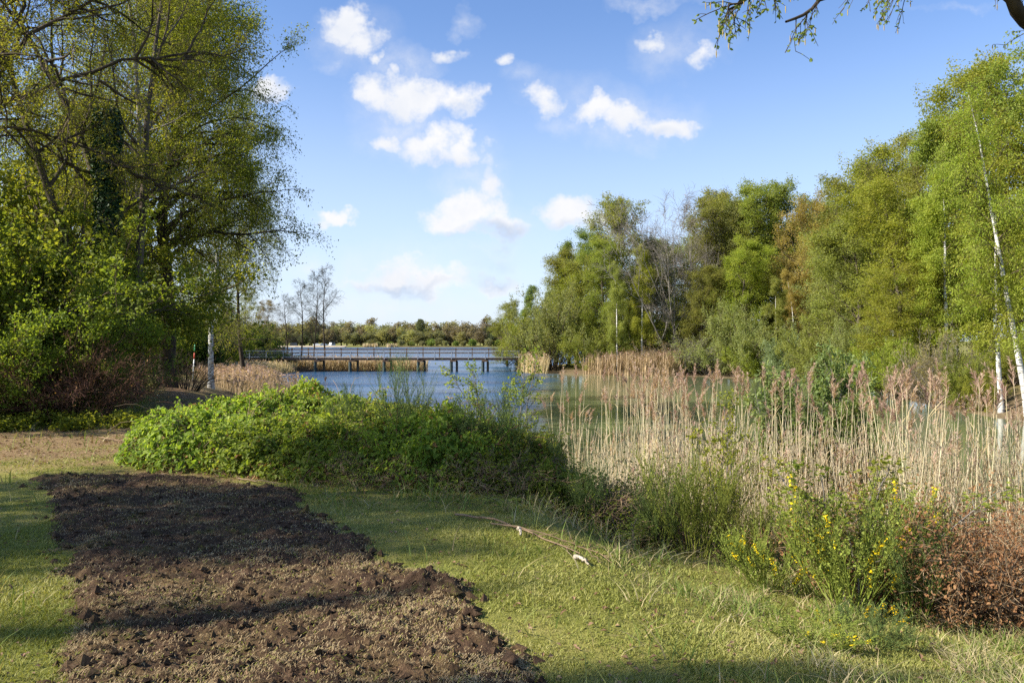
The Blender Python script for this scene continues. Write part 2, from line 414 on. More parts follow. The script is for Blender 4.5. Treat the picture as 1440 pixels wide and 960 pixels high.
def water_mat():
    m, t, o = new_mat('lake_water')
    pos = t.n('ShaderNodeNewGeometry').outputs['Position']
    sep = t.n('ShaderNodeSeparateXYZ'); t.put(sep.inputs[0], pos)
    x, y, _ = sep.outputs
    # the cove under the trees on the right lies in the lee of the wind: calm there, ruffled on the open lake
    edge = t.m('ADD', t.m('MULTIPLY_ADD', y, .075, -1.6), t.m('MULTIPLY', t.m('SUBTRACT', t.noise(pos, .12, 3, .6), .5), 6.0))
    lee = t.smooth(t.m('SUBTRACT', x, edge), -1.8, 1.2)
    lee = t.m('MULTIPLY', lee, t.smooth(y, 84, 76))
    w1 = t.noise(t.v('MULTIPLY', pos, (.8, 1.6, 1)), 1.3, 4, .6)
    w2 = t.noise(t.v('MULTIPLY', pos, (.9, 1.5, 1)), 5.5, 3, .6)
    gust = t.smooth(t.noise(t.v('MULTIPLY', pos, (.05, .16, 1)), 1.0, 4, .6), .3, .7)
    h = t.m('ADD', t.m('MULTIPLY', w1, 1.0), t.m('MULTIPLY', w2, .15))
    st = t.m('MULTIPLY', t.m('MULTIPLY_ADD', gust, .5, .5), t.m('MULTIPLY_ADD', lee, -.93, 1.0))
    bp = t.n('ShaderNodeBump'); bp.inputs['Distance'].default_value = .42; t.put(bp.inputs['Strength'], t.m('MULTIPLY', st, .32)); t.put(bp.inputs['Height'], h)
    b = t.n('ShaderNodeBsdfPrincipled')
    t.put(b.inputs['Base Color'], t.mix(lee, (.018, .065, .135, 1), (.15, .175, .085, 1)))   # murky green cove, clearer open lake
    t.put(b.inputs['Roughness'], t.m('MULTIPLY_ADD', st, .30, .04)); b.inputs['IOR'].default_value = 1.33; b.inputs['Specular IOR Level'].default_value = .5
    t.put(b.inputs['Normal'], bp.outputs[0]); t.put(o.inputs[0], b.outputs[0]); return m
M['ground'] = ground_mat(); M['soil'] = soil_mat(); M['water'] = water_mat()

def axis_lines(segs):
    out = []
    for a, b, s in segs:
        n = max(1, int(round((b-a)/s))); out += list(np.linspace(a, b, n, endpoint=False))
    return np.array(out + [segs[-1][1]])
def sheet(name, X, Y, Z, mat, attrs=None):
    nx, ny = X.shape
    idx = np.arange(nx*ny).reshape(nx, ny)
    f = np.stack([idx[:-1, :-1], idx[1:, :-1], idx[1:, 1:], idx[:-1, 1:]], -1).reshape(-1, 4)
    mb = MB(); mb.add(np.stack([X, Y, Z], -1).reshape(-1, 3), f, 0, True)
    o = mb.build(name, [mat])
    for k, a in (attrs or {}).items():
        at_ = o.data.attributes.new(k, 'FLOAT', 'POINT'); at_.data.foreach_set('value', np.asarray(a, np.float32).ravel())
    return o

def build_ground():
    xs = axis_lines([(-3000,-600,400),(-600,-200,40),(-200,-60,7),(-60,-14,1.2),(-14,14,.17),(14,60,1.2),(60,200,7),(200,600,40),(600,3000,400)])
    ys = axis_lines([(-60,0,6),(0,3,.6),(3,20,.16),(20,40,.5),(40,110,1.4),(110,250,7),(250,600,12),(600,4000,340)])
    X, Y = np.meshgrid(xs, ys, indexing='ij'); Z = ground(X, Y)
    d = polydist(X, Y, WATER)
    ins = inpoly(X, Y, SOIL)
    Z = Z - .05*(ins & (polydist(X, Y, SOIL) < -.25))
    tag(sheet('ground', X, Y, Z, M['ground'], {'dirt': dirtmask(X, Y), 'shore': 1-sstep(d, 2.5, 6.0)}), kind='structure')
    wx = axis_lines([(-3000, 3000, 3000)]); wy = np.array([-5., 470., 480.])
    W = np.array([[-400, -10], [400, -10], [400, 480], [-400, 480]], float)
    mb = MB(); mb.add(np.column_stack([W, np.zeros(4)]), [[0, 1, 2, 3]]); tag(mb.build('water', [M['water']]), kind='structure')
build_ground()

def build_soil():
    xs = np.arange(-6.9, .9, .02); ys = np.arange(3.0, 11.2, .02)
    X, Y = np.meshgrid(xs, ys, indexing='ij')
    d = -polydist(X, Y, SOIL) + .14 + (fbm(X*2.2, Y*2.2, 4, 71)-.5)*.34 + (fbm(X*9, Y*9, 2, 72)-.5)*.16
    mask = sstep(d, -.10, .34)
    big = fbm(X*2.6, Y*2.6, 3, 81); mid = fbm(X*7, Y*7, 3, 82); fine = fbm(X*19, Y*19, 3, 83)
    ridge = np.abs(fbm(X*5, Y*5, 3, 85)-.5)*2
    h = .05*(big-.3) + .085*np.maximum(mid-.38, 0) + .06*(fine-.35) + .035*(1-ridge)*mid + .03*np.maximum(fbm(X*11, Y*11, 2, 86)-.5, 0)
    for (cx, cy_, r, a) in [(-.62, 5.72, .20, .15), (-.42, 5.6, .13, .07), (-1.1, 5.85, .22, .05), (-1.9, 5.95, .25, .06), (-.2, 4.75, .2, .05), (-3.1, 5.6, .3, .06), (-2.6, 7.2, .3, .05)]:
        h = h + a*np.exp(-((X-cx)**2+(Y-cy_)**2)/r**2*2)*(.4+1.0*fine+.3*mid)
    Z = ground(X, Y) + np.where(mask > 0, h*.72, 0)*mask - .05*(1-mask) + .006*mask
    keep = (mask > 0.01)
    nx, ny = X.shape; idx = np.arange(nx*ny).reshape(nx, ny)
    k = keep[:-1, :-1] & keep[1:, :-1] & keep[1:, 1:] & keep[:-1, 1:]
    f = np.stack([idx[:-1, :-1], idx[1:, :-1], idx[1:, 1:], idx[:-1, 1:]], -1)[k]
    used = np.unique(f); rm = np.full(nx*ny, -1); rm[used] = np.arange(len(used))
    mb = MB(); mb.add(np.stack([X, Y, Z], -1).reshape(-1, 3)[used], rm[f], 0, True)
    tag(mb.build('tilled_soil', [M['soil']]), kind='structure')
    # clods, dead thatch and moss scraps
    g = np.random.default_rng(4)
    def surf(x, y):
        i = np.clip(((x-xs[0])/.02).astype(int), 0, nx-1); j = np.clip(((y-ys[0])/.02).astype(int), 0, ny-1)
        return Z[i, j], mask[i, j]
    mb = MB(); n = 22000
    v = 3.3/(1-g.random(n)*.70); x = g.uniform(-6.8, .7, n); zz, mk = surf(x, v); ok = mk > .12
    x, v, zz = x[ok], v[ok], zz[ok]; n = len(x)
    r = .006+.024*g.random(n)**4; rim = (mk[ok] < .95) & (g.random(n) < .25); r = np.where(rim, r*1.9, r)
    base = np.array([[1,0,0],[-1,0,0],[0,1,0],[0,-1,0],[0,0,1],[0,0,-1]], float)
    V = base[None]*r[:, None, None]*g.uniform(.6, 1.5, (n, 6, 1)) + g.normal(size=(n, 6, 3))*r[:, None, None]*.25
    V[:, :, 2] *= .7; V += np.stack([x, v, zz+r*.35], -1)[:, None]
    F = np.array([[0,2,4],[2,1,4],[1,3,4],[3,0,4],[2,0,5],[1,2,5],[3,1,5],[0,3,5]])
    mb.add(V.reshape(-1, 3), (np.arange(n)[:, None, None]*6+F[None]).reshape(-1, 3), 0, False)
    tag(mb.build('soil_clods', [M['soil']]), kind='stuff')
    mb = MB(); n = 300000
    v = 3.3/(1-g.random(n)*.70); x = g.uniform(-6.8, .9, n); zz, mk = surf(x, v)
    pat = fbm(x*1.3, v*2.6, 4, 91); pat2 = fbm(x*5, v*5, 3, 92)
    ok = (mk > .04) & (g.random(n) < (.10+.75*sstep(pat*.6+pat2*.4+.03*np.clip(6-v, -1.2, 1.2), .42, .66)))
    x, v, zz = x[ok], v[ok], zz[ok]; n = len(x)
    a = g.uniform(0, 2*np.pi, n); l = g.uniform(.012, .055, n); ti = g.uniform(-.1, .32, n)
    dv = np.stack([np.cos(a)*np.cos(ti), np.sin(a)*np.cos(ti), np.sin(ti)], -1)*l[:, None]
    p0 = np.stack([x, v, zz+.006], -1); p1 = p0+dv*.55+np.array([0, 0, .008]); p2 = p0+dv+np.array([0, 0, -.004])
    sd = np.stack([-np.sin(a), np.cos(a), np.zeros(n)], -1)
    w = np.stack([np.full(n, .0009), np.full(n, .0012), np.full(n, .0005)], 1)*(1+.12*v[:, None])
    sel = g.random(n) < .09
    mb.ribbons(np.stack([p0, p1, p2], 1)[~sel], w[~sel], sd[~sel], 0)
    mb.ribbons(np.stack([p0, p1, p2], 1)[sel], w[sel]*1.5, sd[sel], 1)
    tag(mb.build('dead_grass_scraps', [M['thatch'], M['moss_bits']]), kind='stuff')
build_soil()

def blades(mb, x, y, h, w, g, lean=.5, mat=0, segs=2, z=None):
    n = len(x); a = g.uniform(0, 2*np.pi, n); ln = g.uniform(.1, 1, n)*lean
    z = ground(x, y) if z is None else z
    d = np.stack([np.cos(a)*ln, np.sin(a)*ln, np.ones(n)], -1)
    p = [np.stack([x, y, z-.01], -1)]
    for i in range(segs):
        p.append(p[-1]+d*(h/segs)[:, None]); d = d+np.stack([np.cos(a)*ln, np.sin(a)*ln, -.4*ln], -1)*.9
    P = np.stack(p, 1); b = g.uniform(0, np.pi, n)
    sd = np.stack([np.cos(b), np.sin(b), np.zeros(n)], -1)
    prof = np.linspace(1, .12, segs+1)
    mb.ribbons(P, w[:, None]*prof[None], sd, mat)

def build_grass():
    g = np.random.default_rng(12)
    n = 640000
    y = 3.2/(1-g.random(n)*.84); x = g.uniform(-1, 1, n)*(y*.70+1.2)
    d = polydist(x, y, WATER); so = polydist(x, y, SOIL)+(fbm(x*2.2, y*2.2, 4, 71)-.5)*-.34
    dm = dirtmask(x, y)
    thin = fbm(x*1.6, y*1.6, 4, 55)
    keep = (d > 4.6) & (g.random(n) > dm*.93) & (y < 19) & ((so > -.04) | (g.random(n) < .012)) & (g.random(n) < .34+.85*sstep(thin, .36, .60))
    x, y = x[keep], y[keep]
    tall = fbm(x*.8, y*.8, 3, 57)
    mb = MB()
    h = g.uniform(.015, .038, len(x))*(.6+.9*tall); w = (.0016+.0007*y)*g.uniform(.7, 1.3, len(x))
    blades(mb, x, y, h, w, g, .9)
    tag(mb.build('lawn_grass', [M['lawn_blade']]), kind='stuff')
    # rough grass along the lawn's edge and on the bank
    n = 120000
    y = 3.4/(1-g.random(n)*.80); x = g.uniform(-1, 1, n)*(y*.70+1.0)
    d = polydist(x, y, WATER); so = polydist(x, y, SOIL)
    front = np.interp(x, [-6, -4, -1.9, -.2, .8, 1.4, 1.7, 3], [14, 10.9, 9.9, 9.3, 8.2, 6.6, 5.2, 4.4])   # foot of the thicket
    near = np.abs(y-front)
    clump = fbm(x*2.4, y*2.4, 4, 61)
    prob = np.where(y > front-.2, .9, np.exp(-near*1.7))*sstep(clump, .36, .62)
    prob = np.where(d < .4, 0, prob)*np.where(x < -4, .25, 1)
    prob = np.maximum(prob, .05*sstep(clump, .55, .68))      # odd tufts out on the lawn
    keep = (g.random(n) < prob) & (so > .12) & (d < 40)
    x, y, d, cl = x[keep], y[keep], d[keep], clump[keep]
    mb = MB(); h = g.uniform(.08, .26, len(x))*(.4+1.1*cl); w = (.0018+.0006*y)*g.uniform(.7, 1.3, len(x))
    h = h*np.where((x > 1.0) & (y < 7.5), .62, 1.0)
    s = g.random(len(x)) < .30+.35*sstep(fbm(x*1.1, y*1.1, 3, 66), .42, .62)
    blades(mb, x[~s], y[~s], h[~s], w[~s], g, .75, 0, 3); blades(mb, x[s], y[s], h[s]*.9, w[s], g, 1.1, 1, 3)
    tag(mb.build('rough_grass', [M['tuft_green'], M['tuft_straw']]), kind='stuff')
    # fallen leaves
    mb = MB(); n = 90000
    y = 3.6/(1-g.random(n)*.80); x = g.uniform(-1, 1, n)*(y*.70+1.0)
    d = polydist(x, y, WATER); so = polydist(x, y, SOIL)
    keep = (d > 2) & (g.random(n) < .025+.6*dirtmask(x, y)**1.5)
    x, y = x[keep], y[keep]
    mb.leaves(np.stack([x, y, ground(x, y)+.012], -1), .026+.0022*y, g, .6, 2.0, 0, .2)
    tag(mb.build('leaf_litter', [M['litter']]), kind='stuff')
build_grass()

# ------------------------------------------------------------------ plant growing
def strands(P, D, Ln, S, wander, g, trop=(0, 0, 0), curl=0.0):
    """grow N polylines of S+1 points"""
    N = len(P); D = nrm(np.array(D, float)); step = (np.asarray(Ln, float)*np.ones(N)/S)[:, None]
    pts = [np.array(P, float)]; tr = np.array(trop, float)
    for i in range(S):
        D = nrm(D + g.normal(size=(N, 3))*wander + tr*(1+curl*i))
        pts.append(pts[-1] + D*step)
    return np.stack(pts, 1)
def on(pts, i, t):
    S = pts.shape[1]-1; f = np.clip(t, 0, .9999)*S; k = f.astype(int); w = (f-k)[:, None]
    a = pts[i, k]; b = pts[i, k+1]
    return a*(1-w)+b*w, nrm(b-a)
def side_dirs(T, ang, g):
    r = g.normal(size=T.shape); r -= (r*T).sum(1, keepdims=True)*T; r = nrm(r)
    ang = np.asarray(ang)[..., None] if np.ndim(ang) else ang
    return nrm(T*np.cos(ang)+r*np.sin(ang))
def sub(pts, n, t0, t1, ang, g):
    N = len(pts); i = np.repeat(np.arange(N), n); t = g.uniform(t0, t1, len(i))
    p, T = on(pts, i, t)
    return i, t, p, side_dirs(T, g.uniform(ang[0], ang[1], len(i)), g)
def taper(r0, S, end=.15, pw=1.0):
    t = np.linspace(0, 1, S+1)
    return np.asarray(r0)[:, None]*(1-(1-end)*t**pw)[None]

PROF = {
    'round': lambda u: .35+.65*np.sin(np.pi*np.clip(u*.85+.1, 0, 1)),
    'oval': lambda u: .25+.75*np.sin(np.pi*np.clip(u*.8+.12, 0, 1))**.8,
    'cone': lambda u: .15+.85*(1-u)**.8,
    'birch': lambda u: .18+.82*np.sin(np.pi*np.clip(u*.75+.2, 0, 1)),
    'spread': lambda u: .75+.25*np.sin(np.pi*u) - .45*u**3,
}
def tree_meshes(seed, H=12, r0=.18, cb=.2, cr=3.2, prof='round', n1=26, n2=7, n3=6, nl=16, leaf=.14, mats=('bark', 'twig', 'leaf_mid'),
                a_low=1.35, a_top=.5, trop=(0, 0, .06), droop=.2, l2=.5, l3=.5, tw=.3, jit=.16, lean=(0, 0), stems=1, spread=.25, wander=.09, aspect=.55, tk=7, hexa=False, twigr=1.0, flip=None, clump=0):
    """a tree grown level by level; returns (trunk mesh, crown mesh). trunk = stems and limbs, crown = twigs and leaves"""
    g = np.random.default_rng(seed)
    wood = MB(); crown = MB()
    P0 = np.column_stack([g.normal(size=stems)*.12*(stems > 1), g.normal(size=stems)*.12*(stems > 1), np.full(stems, -.15)])
    D0 = np.column_stack([lean[0]+g.normal(size=stems)*spread*(stems > 1), lean[1]+g.normal(size=stems)*spread*(stems > 1), np.ones(stems)])
    Hs = H*(1 if stems == 1 else g.uniform(.75, 1.0, stems))
    tr = strands(P0, D0, Hs, 14, wander*.45, g, (0, 0, .04))
    rr = taper(np.full(stems, r0)*(1 if stems == 1 else .7), 14, .1)
    rr[:, 0] *= 1.35
    wood.tubes(tr, rr, tk, 0)
    # limbs
    m1 = max(1, n1//stems); i = np.repeat(np.arange(stems), m1); t = cb+(.99-cb)*((np.tile(np.arange(m1), stems)+g.random(stems*m1))/m1); p, _ = on(tr, i, t)
    u = (t-cb)/(1-cb); ang = a_low+(a_top-a_low)*u
    _, T = on(tr, i, t); d = side_dirs(T, ang*g.uniform(.8, 1.15, len(i)), g)
    ln = cr*PROF[prof](u)*g.uniform(.65, 1.15, len(i))
    L1 = strands(p, d, ln, 8, wander, g, trop)
    rb = np.maximum(r0*(1-.85*t)*.42, .012)
    wood.tubes(L1, taper(rb, 8, .15), 5, 1)
    i2, t2, p2, d2 = sub(L1, n2, .18, 1.0, (.5, 1.05), g)
    ln2 = ln[i2]*l2*(1.05-.6*t2)*g.uniform(.6, 1.2, len(i2))+.12
    L2 = strands(p2, d2, ln2, 5, wander*1.2, g, np.array(trop)*.8 - np.array([0, 0, .05*droop]))
    wood.tubes(L2, taper(np.maximum(rb[i2]*.4*(1-.6*t2), .006*twigr), 5, .2), 4, 1)
    i3, t3, p3, d3 = sub(L2, n3, .15, 1.0, (.4, 1.0), g)
    ln3 = ln2[i3]*l3*g.uniform(.6, 1.3, len(i3))+tw*.4
    L3 = strands(p3, d3, ln3, 4, wander*1.3, g, (0, 0, -.12*droop), .6)
    crown.tubes(L3, taper(np.full(len(L3), .0042*twigr), 4, .4), 3, 0)
    if nl > 0:
        nn = g.poisson(nl*np.clip(ln[i2][i3]/(cr*.7), .3, 1.15))
        if clump: nn = (nn*sstep(g.random(len(L3)), clump, clump+.25)).astype(int)
        i4 = np.repeat(np.arange(len(L3)), nn); t4 = g.uniform(.1, 1.0, len(i4))
        p4, _ = on(L3, i4, t4); p4 = p4+g.normal(size=p4.shape)*jit*np.array([1, 1, .8])
        crown.leaves(p4, np.full(len(p4), leaf), g, aspect, .55, droop, .12, 1, hexa=hexa)
    return wood.mesh('trunk', [M[mats[0]], M['twig' if mats[0] == 'bark_birch' else mats[0]]]), crown.mesh('crown', [M[mats[1]], M[mats[2]]])

def shrub_meshes(seed, H=2.5, Rr=1.6, ns=22, n2=9, n3=6, nl=14, leaf=.09, mats=('twig', 'twig', 'leaf_willow'), base=.3, flare=.8, droop=.1, r0=.02, jit=.06, aspect=.5,
                 hexa=False, arch=-.03, l2=.42, l3=.45, wander=.1, twigr=1.0, up=.5):
    """many stems from the ground; returns (stems, foliage)"""
    g = np.random.default_rng(seed)
    wood = MB(); crown = MB()
    a = g.uniform(0, 2*np.pi, ns); q = np.sqrt(g.random(ns))
    P0 = np.column_stack([np.cos(a)*q*base, np.sin(a)*q*base, np.full(ns, -.08)])
    D0 = np.column_stack([np.cos(a)*q*flare, np.sin(a)*q*flare, np.full(ns, .75)])
    ln = np.hypot(H*np.ones(ns), Rr*q*.9)*g.uniform(.6, 1.05, ns)
    S1 = strands(P0, D0, ln, 8, wander, g, (0, 0, arch), .3)
    sc = S1[:, :, 2].max(); S1[:, :, 2] *= min(1.3, H/sc)
    wood.tubes(S1, taper(np.full(ns, r0), 8, .25), 5, 0)
    i2, t2, p2, d2 = sub(S1, n2, .12, 1.0, (.4, 1.1), g)
    ln2 = ln[i2]*l2*(1.1-.6*t2)*g.uniform(.5, 1.2, len(i2))
    L2 = strands(p2, d2, ln2, 5, wander, g, (0, 0, .05-.1*droop))
    wood.tubes(L2, taper(np.full(len(L2), max(r0*.4, .003)), 5, .3), 4, 0)
    i3, t3, p3, d3 = sub(L2, n3, .1, 1.0, (.4, 1.1), g)
    L3 = strands(p3, d3, ln2[i3]*l3*g.uniform(.6, 1.3, len(i3))+.04, 4, wander, g, (0, 0, -.1*droop))
    L3[:, :, 2] = np.maximum(L3[:, :, 2], .02)
    crown.tubes(L3, taper(np.full(len(L3), .0028*twigr), 4, .4), 3, 0)
    if nl > 0:
        i4 = np.repeat(np.arange(len(L3)), g.poisson(nl, len(L3))); t4 = g.uniform(.1, 1.0, len(i4))
        p4, _ = on(L3, i4, t4); p4 = p4+g.normal(size=p4.shape)*jit; p4[:, 2] = np.maximum(p4[:, 2], .03)
        crown.leaves(p4, np.full(len(p4), leaf), g, aspect, up, droop, .12, 1, hexa=hexa)
    return wood.mesh('stems', [M[mats[0]]]), crown.mesh('foliage', [M[mats[1]], M[mats[2]]])

def place(name, meshes, loc, label, cat, group=None, rz=0.0, sc=1.0, leafmat=None, barkmat=None, parts=('trunk', 'crown')):
    root = tag(empty(name, loc, rz, sc), label, cat, group)
    a = link(parts[0], meshes[0], root); b = link(parts[1], meshes[1], root)
    if leafmat:
        b.material_slots[1].link = 'OBJECT'; b.material_slots[1].material = M[leafmat]
    if barkmat:
        a.material_slots[0].link = 'OBJECT'; a.material_slots[0].material = M[barkmat]
    return root

# ------------------------------------------------------------------ footbridge
def build_bridge():
    M['rail_metal'] = plain_mat('rail_metal', (.30, .32, .34), (.42, .44, .46), 4, .45, .5, metal=.3)
    M['timber_brown'] = plain_mat('timber_brown', (.075, .05, .035), (.15, .105, .07), 3, .85, .2, (.3, 1, 1))
    M['timber_pale'] = plain_mat('timber_pale', (.20, .165, .12), (.32, .27, .21), 3, .85, .2)
    M['steel_dark'] = plain_mat('steel_dark', (.02, .035, .035), (.05, .07, .065), 3, .6, .4)
    Y0, Wd = 84.0, 2.2; X0, X1 = -28.6, 3.4; zd = 1.44
    root = tag(empty('footbridge', (0, Y0, zd)), 'long low timber footbridge on paired piles crossing the blue lake', 'bridge')
    L = lambda mb, n, m: mb.build(n, [M[m]], root)
    mb = MB()
    for k in range(int((X1-X0)/.16)): mb.box((X0+.08+k*.16, Wd/2, -.03), (.15, Wd, .05))
    L(mb, 'deck', 'timber_brown')
    for yy in (.08, Wd-.08):
        mb = MB(); mb.box(((X0+X1)/2, yy, -.14), (X1-X0, .14, .16)); L(mb, 'girder', 'timber_brown')
    px = list(np.arange(X1-.9, X0, -1.775))
    for x in px:
        mb = MB(); mb.box((x, -.045, .33), (.07, .07, .92)); L(mb, 'rail_post', 'rail_metal')
    for z in (.76, .10):
        mb = MB(); mb.tubes(np.array([[[X0, -.045, z], [0, -.045, z], [X1, -.045, z]]]), np.full((1, 3), .032), 8); L(mb, 'handrail', 'rail_metal')
    mb = MB(); n = int((X1-X0)/.14); xs = X0+.07+np.arange(n)*.14
    P = np.stack([np.stack([xs, np.full(n, -.045), np.full(n, z)], -1) for z in (.1, .43, .76)], 1); mb.tubes(P, np.full((n, 3), .010), 4)
    L(mb, 'balusters', 'rail_metal')
    yb = Wd+.06
    for x in px:
        mb = MB(); mb.box((x+.3, yb, .42), (.12, .12, 1.12)); mb.box((x+.3, yb, 1.01), (.15, .15, .06)); L(mb, 'timber_post', 'timber_brown')
    for z in (.90, .52):
        mb = MB(); mb.box(((X0+X1)/2, yb-.085, z), (X1-X0, .045, .14)); L(mb, 'parapet_rail', 'timber_brown')
    for pxx in (445, 494, 542, 590, 636.5, 681):
        x = at(pxx-2, Y0)
        mb = MB(); mb.box((x+.2, Wd/2, -.30), (.62, Wd+.25, .16)); L(mb, 'cross_beam', 'timber_brown')
        mb = MB(); mb.tubes(np.array([[[x, .12, -3.2], [x, .12, -1.4], [x, .12, -.38]]]), np.full((1, 3), .17), 12); L(mb, 'pile', 'steel_dark')
        mb = MB(); mb.tubes(np.array([[[x+.46, Wd-.2, -3.2], [x+.46, Wd-.2, -1.4], [x+.46, Wd-.2, -.38]]]), np.full((1, 3), .13), 12); L(mb, 'pile', 'timber_pale')
build_bridge()

# ------------------------------------------------------------------ far shore
def far_meshes(seed, H, cr, mat, trunk=True, nl=2600, leaf=.62):
    g = np.random.default_rng(seed); mb = MB()
    mb.tubes(strands(np.array([[0, 0, -.3]]), [[0, 0, 1]], H*.8, 6, .03, g), taper(np.array([.28]), 6, .3), 5, 0)
    k = 26; c = nrm(g.normal(size=(k, 3)))*np.array([cr*.72, cr*.72, H*.42])*g.uniform(.4, 1, (k, 1))+np.array([0, 0, H*.50])
    i = g.integers(0, k, nl); p = c[i]+nrm(g.normal(size=(nl, 3)))*(cr*.38)*g.random((nl, 1))**.5
    p[:, 2] = np.clip(p[:, 2], .4, None)
    mb.leaves(p, np.full(nl, leaf), g, .8, .5, .1, .1, 1)
    return mb.mesh('far_tree', [M['bark'], M[mat]])
def build_far():
    g = np.random.default_rng(77)
    kinds = [far_meshes(1, 15, 5.2, 'far_green'), far_meshes(2, 14, 5.0, 'far_brown'), far_meshes(3, 13, 5.6, 'far_yellow'), far_meshes(4, 12, 4.4, 'far_dark'),
             far_meshes(5, 16, 4.8, 'far_brown'), far_meshes(6, 14, 5.4, 'far_green', nl=2200)]
    xs = np.arange(-300, 190, 5.6)
    for row, (yy, hs) in enumerate(((463, .72), (478, .95), (492, 1.12))):
        for k, x in enumerate(xs + row*3.1):
            j = int(g.integers(0, 6)); o = link('distant_tree', kinds[j])
            X = x+g.uniform(-2, 2); Yv = yy+g.uniform(-5, 5)
            o.location = (X, Yv, gz(X, Yv)); o.rotation_euler = (0, 0, g.uniform(0, 6.28)); s = hs*g.uniform(.86, 1.10); o.scale = (s*1.5, s*1.5, s)
            if j == 2: tag(o, 'rounded yellow-green tree in the wood across the lake', 'tree', 'yellow-green trees of the far wood')
            elif j == 3: tag(o, 'low dark green tree in the wood across the lake', 'tree', 'dark trees of the far wood')
            elif j in (1, 4): tag(o, 'brown still budding tree in the wood across the lake', 'tree', 'brown trees of the far wood')
            else: tag(o, 'mid green tree in the wood across the lake', 'tree', 'green trees of the far wood')
    # ragged pine standing above the wood
    mb = MB(); gg = np.random.default_rng(8)
    mb.tubes(np.array([[[0, 0, -.3], [.1, 0, 9], [0, 0, 15]]]), np.array([[.3, .22, .06]]), 6, 0)
    for z, r in ((9.6, 2.2), (10.7, 2.9), (11.8, 2.6), (13.0, 2.9), (14.0, 2.2), (14.9, 1.3)):
        n = 420; a = gg.uniform(0, 6.28, n); q = np.sqrt(gg.random(n))*r
        mb.leaves(np.column_stack([np.cos(a)*q, np.sin(a)*q, z+gg.normal(size=n)*.45]), np.full(n, .55), gg, .6, .8, .1, .1, 1)
    o = mb.build('pine_tree', [M['bark'], M['far_dark']]); X = at(591, 470); o.location = (X, 470, gz(X, 470))
    tag(o, 'dark ragged pine rising above the far wood across the lake', 'tree')
    # reeds, low bushes and beach along the far shore
    mb = MB(); n = 9000
    x = g.uniform(-205, 130, n); keep = (x > -92) | (x < -135); y = np.interp(x, [-200, -60, 100, 160], [428, 443, 455, 450])+g.uniform(-2.5, 2.5, n)
    dens = fbm(x*.04, y*0, 3, 3); keep &= (dens > .38); x, y = x[keep], y[keep]; n = len(x)
    P = strands(np.column_stack([x, y, np.full(n, -.1)]), np.tile([0, 0, 1.], (n, 1)), g.uniform(1.6, 2.6, n), 2, .06, g)
    a = g.uniform(0, 3.14, n); mb.ribbons(P, np.tile([.16, .13, .03], (n, 1)), np.column_stack([np.cos(a), np.sin(a), np.zeros(n)]))
    tag(mb.build('far_reed_bank', [M['reed_far']]), 'thin pale reed fringe along the far shore of the lake', 'reeds', kind='stuff')
    bush = [far_meshes(11, 4.2, 2.6, 'far_green', nl=900, leaf=.5), far_meshes(12, 3.6, 2.8, 'leaf_bluegreen', nl=900, leaf=.5)]
    for k, x in enumerate(np.arange(-75, 95, 6.0)):
        X = x+g.uniform(-2, 2); Yv = np.interp(X, [-60, 100], [449, 459])+g.uniform(-1, 2)
        o = link('distant_bush', bush[k % 2]); o.location = (X, Yv, gz(X, Yv)-.2); s = g.uniform(.7, 1.25); o.scale = (s, s, s); o.rotation_euler = (0, 0, g.uniform(0, 6))
        tag(o, 'small green waterside bush below the far wood', 'bush', 'bushes along the far shore')
    # pale sandy beach at its left
    M['sand'] = plain_mat('sand', (.42, .34, .23), (.55, .46, .33), .8, .95, .1)
    X, Y = np.meshgrid(np.linspace(-186, -92, 60), np.linspace(0, 1, 8), indexing='ij')
    y0 = np.interp(X, [-200, -60], [425, 440]); YY = y0+.5+Y*11; Z = np.maximum(ground(X, YY)+.12, .05)
    tag(sheet('beach', X, YY, Z, M['sand']), kind='structure')
    # parked cars behind the beach
    M['glass_dark'] = plain_mat('glass_dark', (.02, .025, .03), (.04, .045, .05), 2, .1, .6)
    M['tyre'] = plain_mat('tyre', (.015, .015, .015), (.03, .03, .03), 5, .8, .2)
    def car(X, Yv, colr, nm, label, tall, rz):
        m = plain_mat('paint_'+nm, colr, tuple(c*.85 for c in colr), 2, .3, .5)
        root = tag(empty('parked_car', (X, Yv, gz(X, Yv)), rz), label, 'car', None)
        body = [(-2.1, .35), (-2.15, .8), (-1.95, 1.0), (2.0 if tall else 1.1, 1.0 if not tall else 1.05), (2.0, .9), (2.15, .7), (2.1, .35)]
        roof = [(-1.9, 1.0), (-1.65, 1.95 if tall else 1.45), (1.6 if tall else .4, 1.95 if tall else 1.45), (2.0 if tall else 1.15, 1.0)]
        def prism(pr, w, mb, wt):
            n = len(pr); zt = max(z for _, z in pr)
            V = [(x, s*w*(wt if z == zt else 1), z) for s in (-1, 1) for x, z in pr]
            mb.add(V, [[i, (i+1) % n, n+(i+1) % n, n+i] for i in range(n)])
            for s, o_ in ((0, 0), (1, n)):
                for i in range(1, n-1): mb.add([V[o_], V[o_+i], V[o_+i+1]], [[0, 1, 2]])
        mb = MB(); prism(body, .86, mb, .95); prism(roof, .80, mb, .85); mb.build('body', [m], root)
        for s in (-1, 1):
            mb = MB(); zt = 1.8 if tall else 1.36
            V = [(-1.6, s*.80, 1.08), (-1.45, s*.735, zt), (1.4 if tall else .3, s*.735, zt), (1.7 if tall else .85, s*.80, 1.08)]
            mb.add([(a, b+s*.012, c) for a, b, c in V], [[0, 1, 2, 3]]); mb.build('window', [M['glass_dark']], root)
        for x in (-1.35, 1.35):
            for s in (-1, 1):
                mb = MB(); mb.tubes(np.array([[[x, s*.72, .33], [x, s*.8, .33], [x, s*.88, .33]]]), np.full((1, 3), .33), 12); w = mb.build('wheel', [M['tyre']], root)
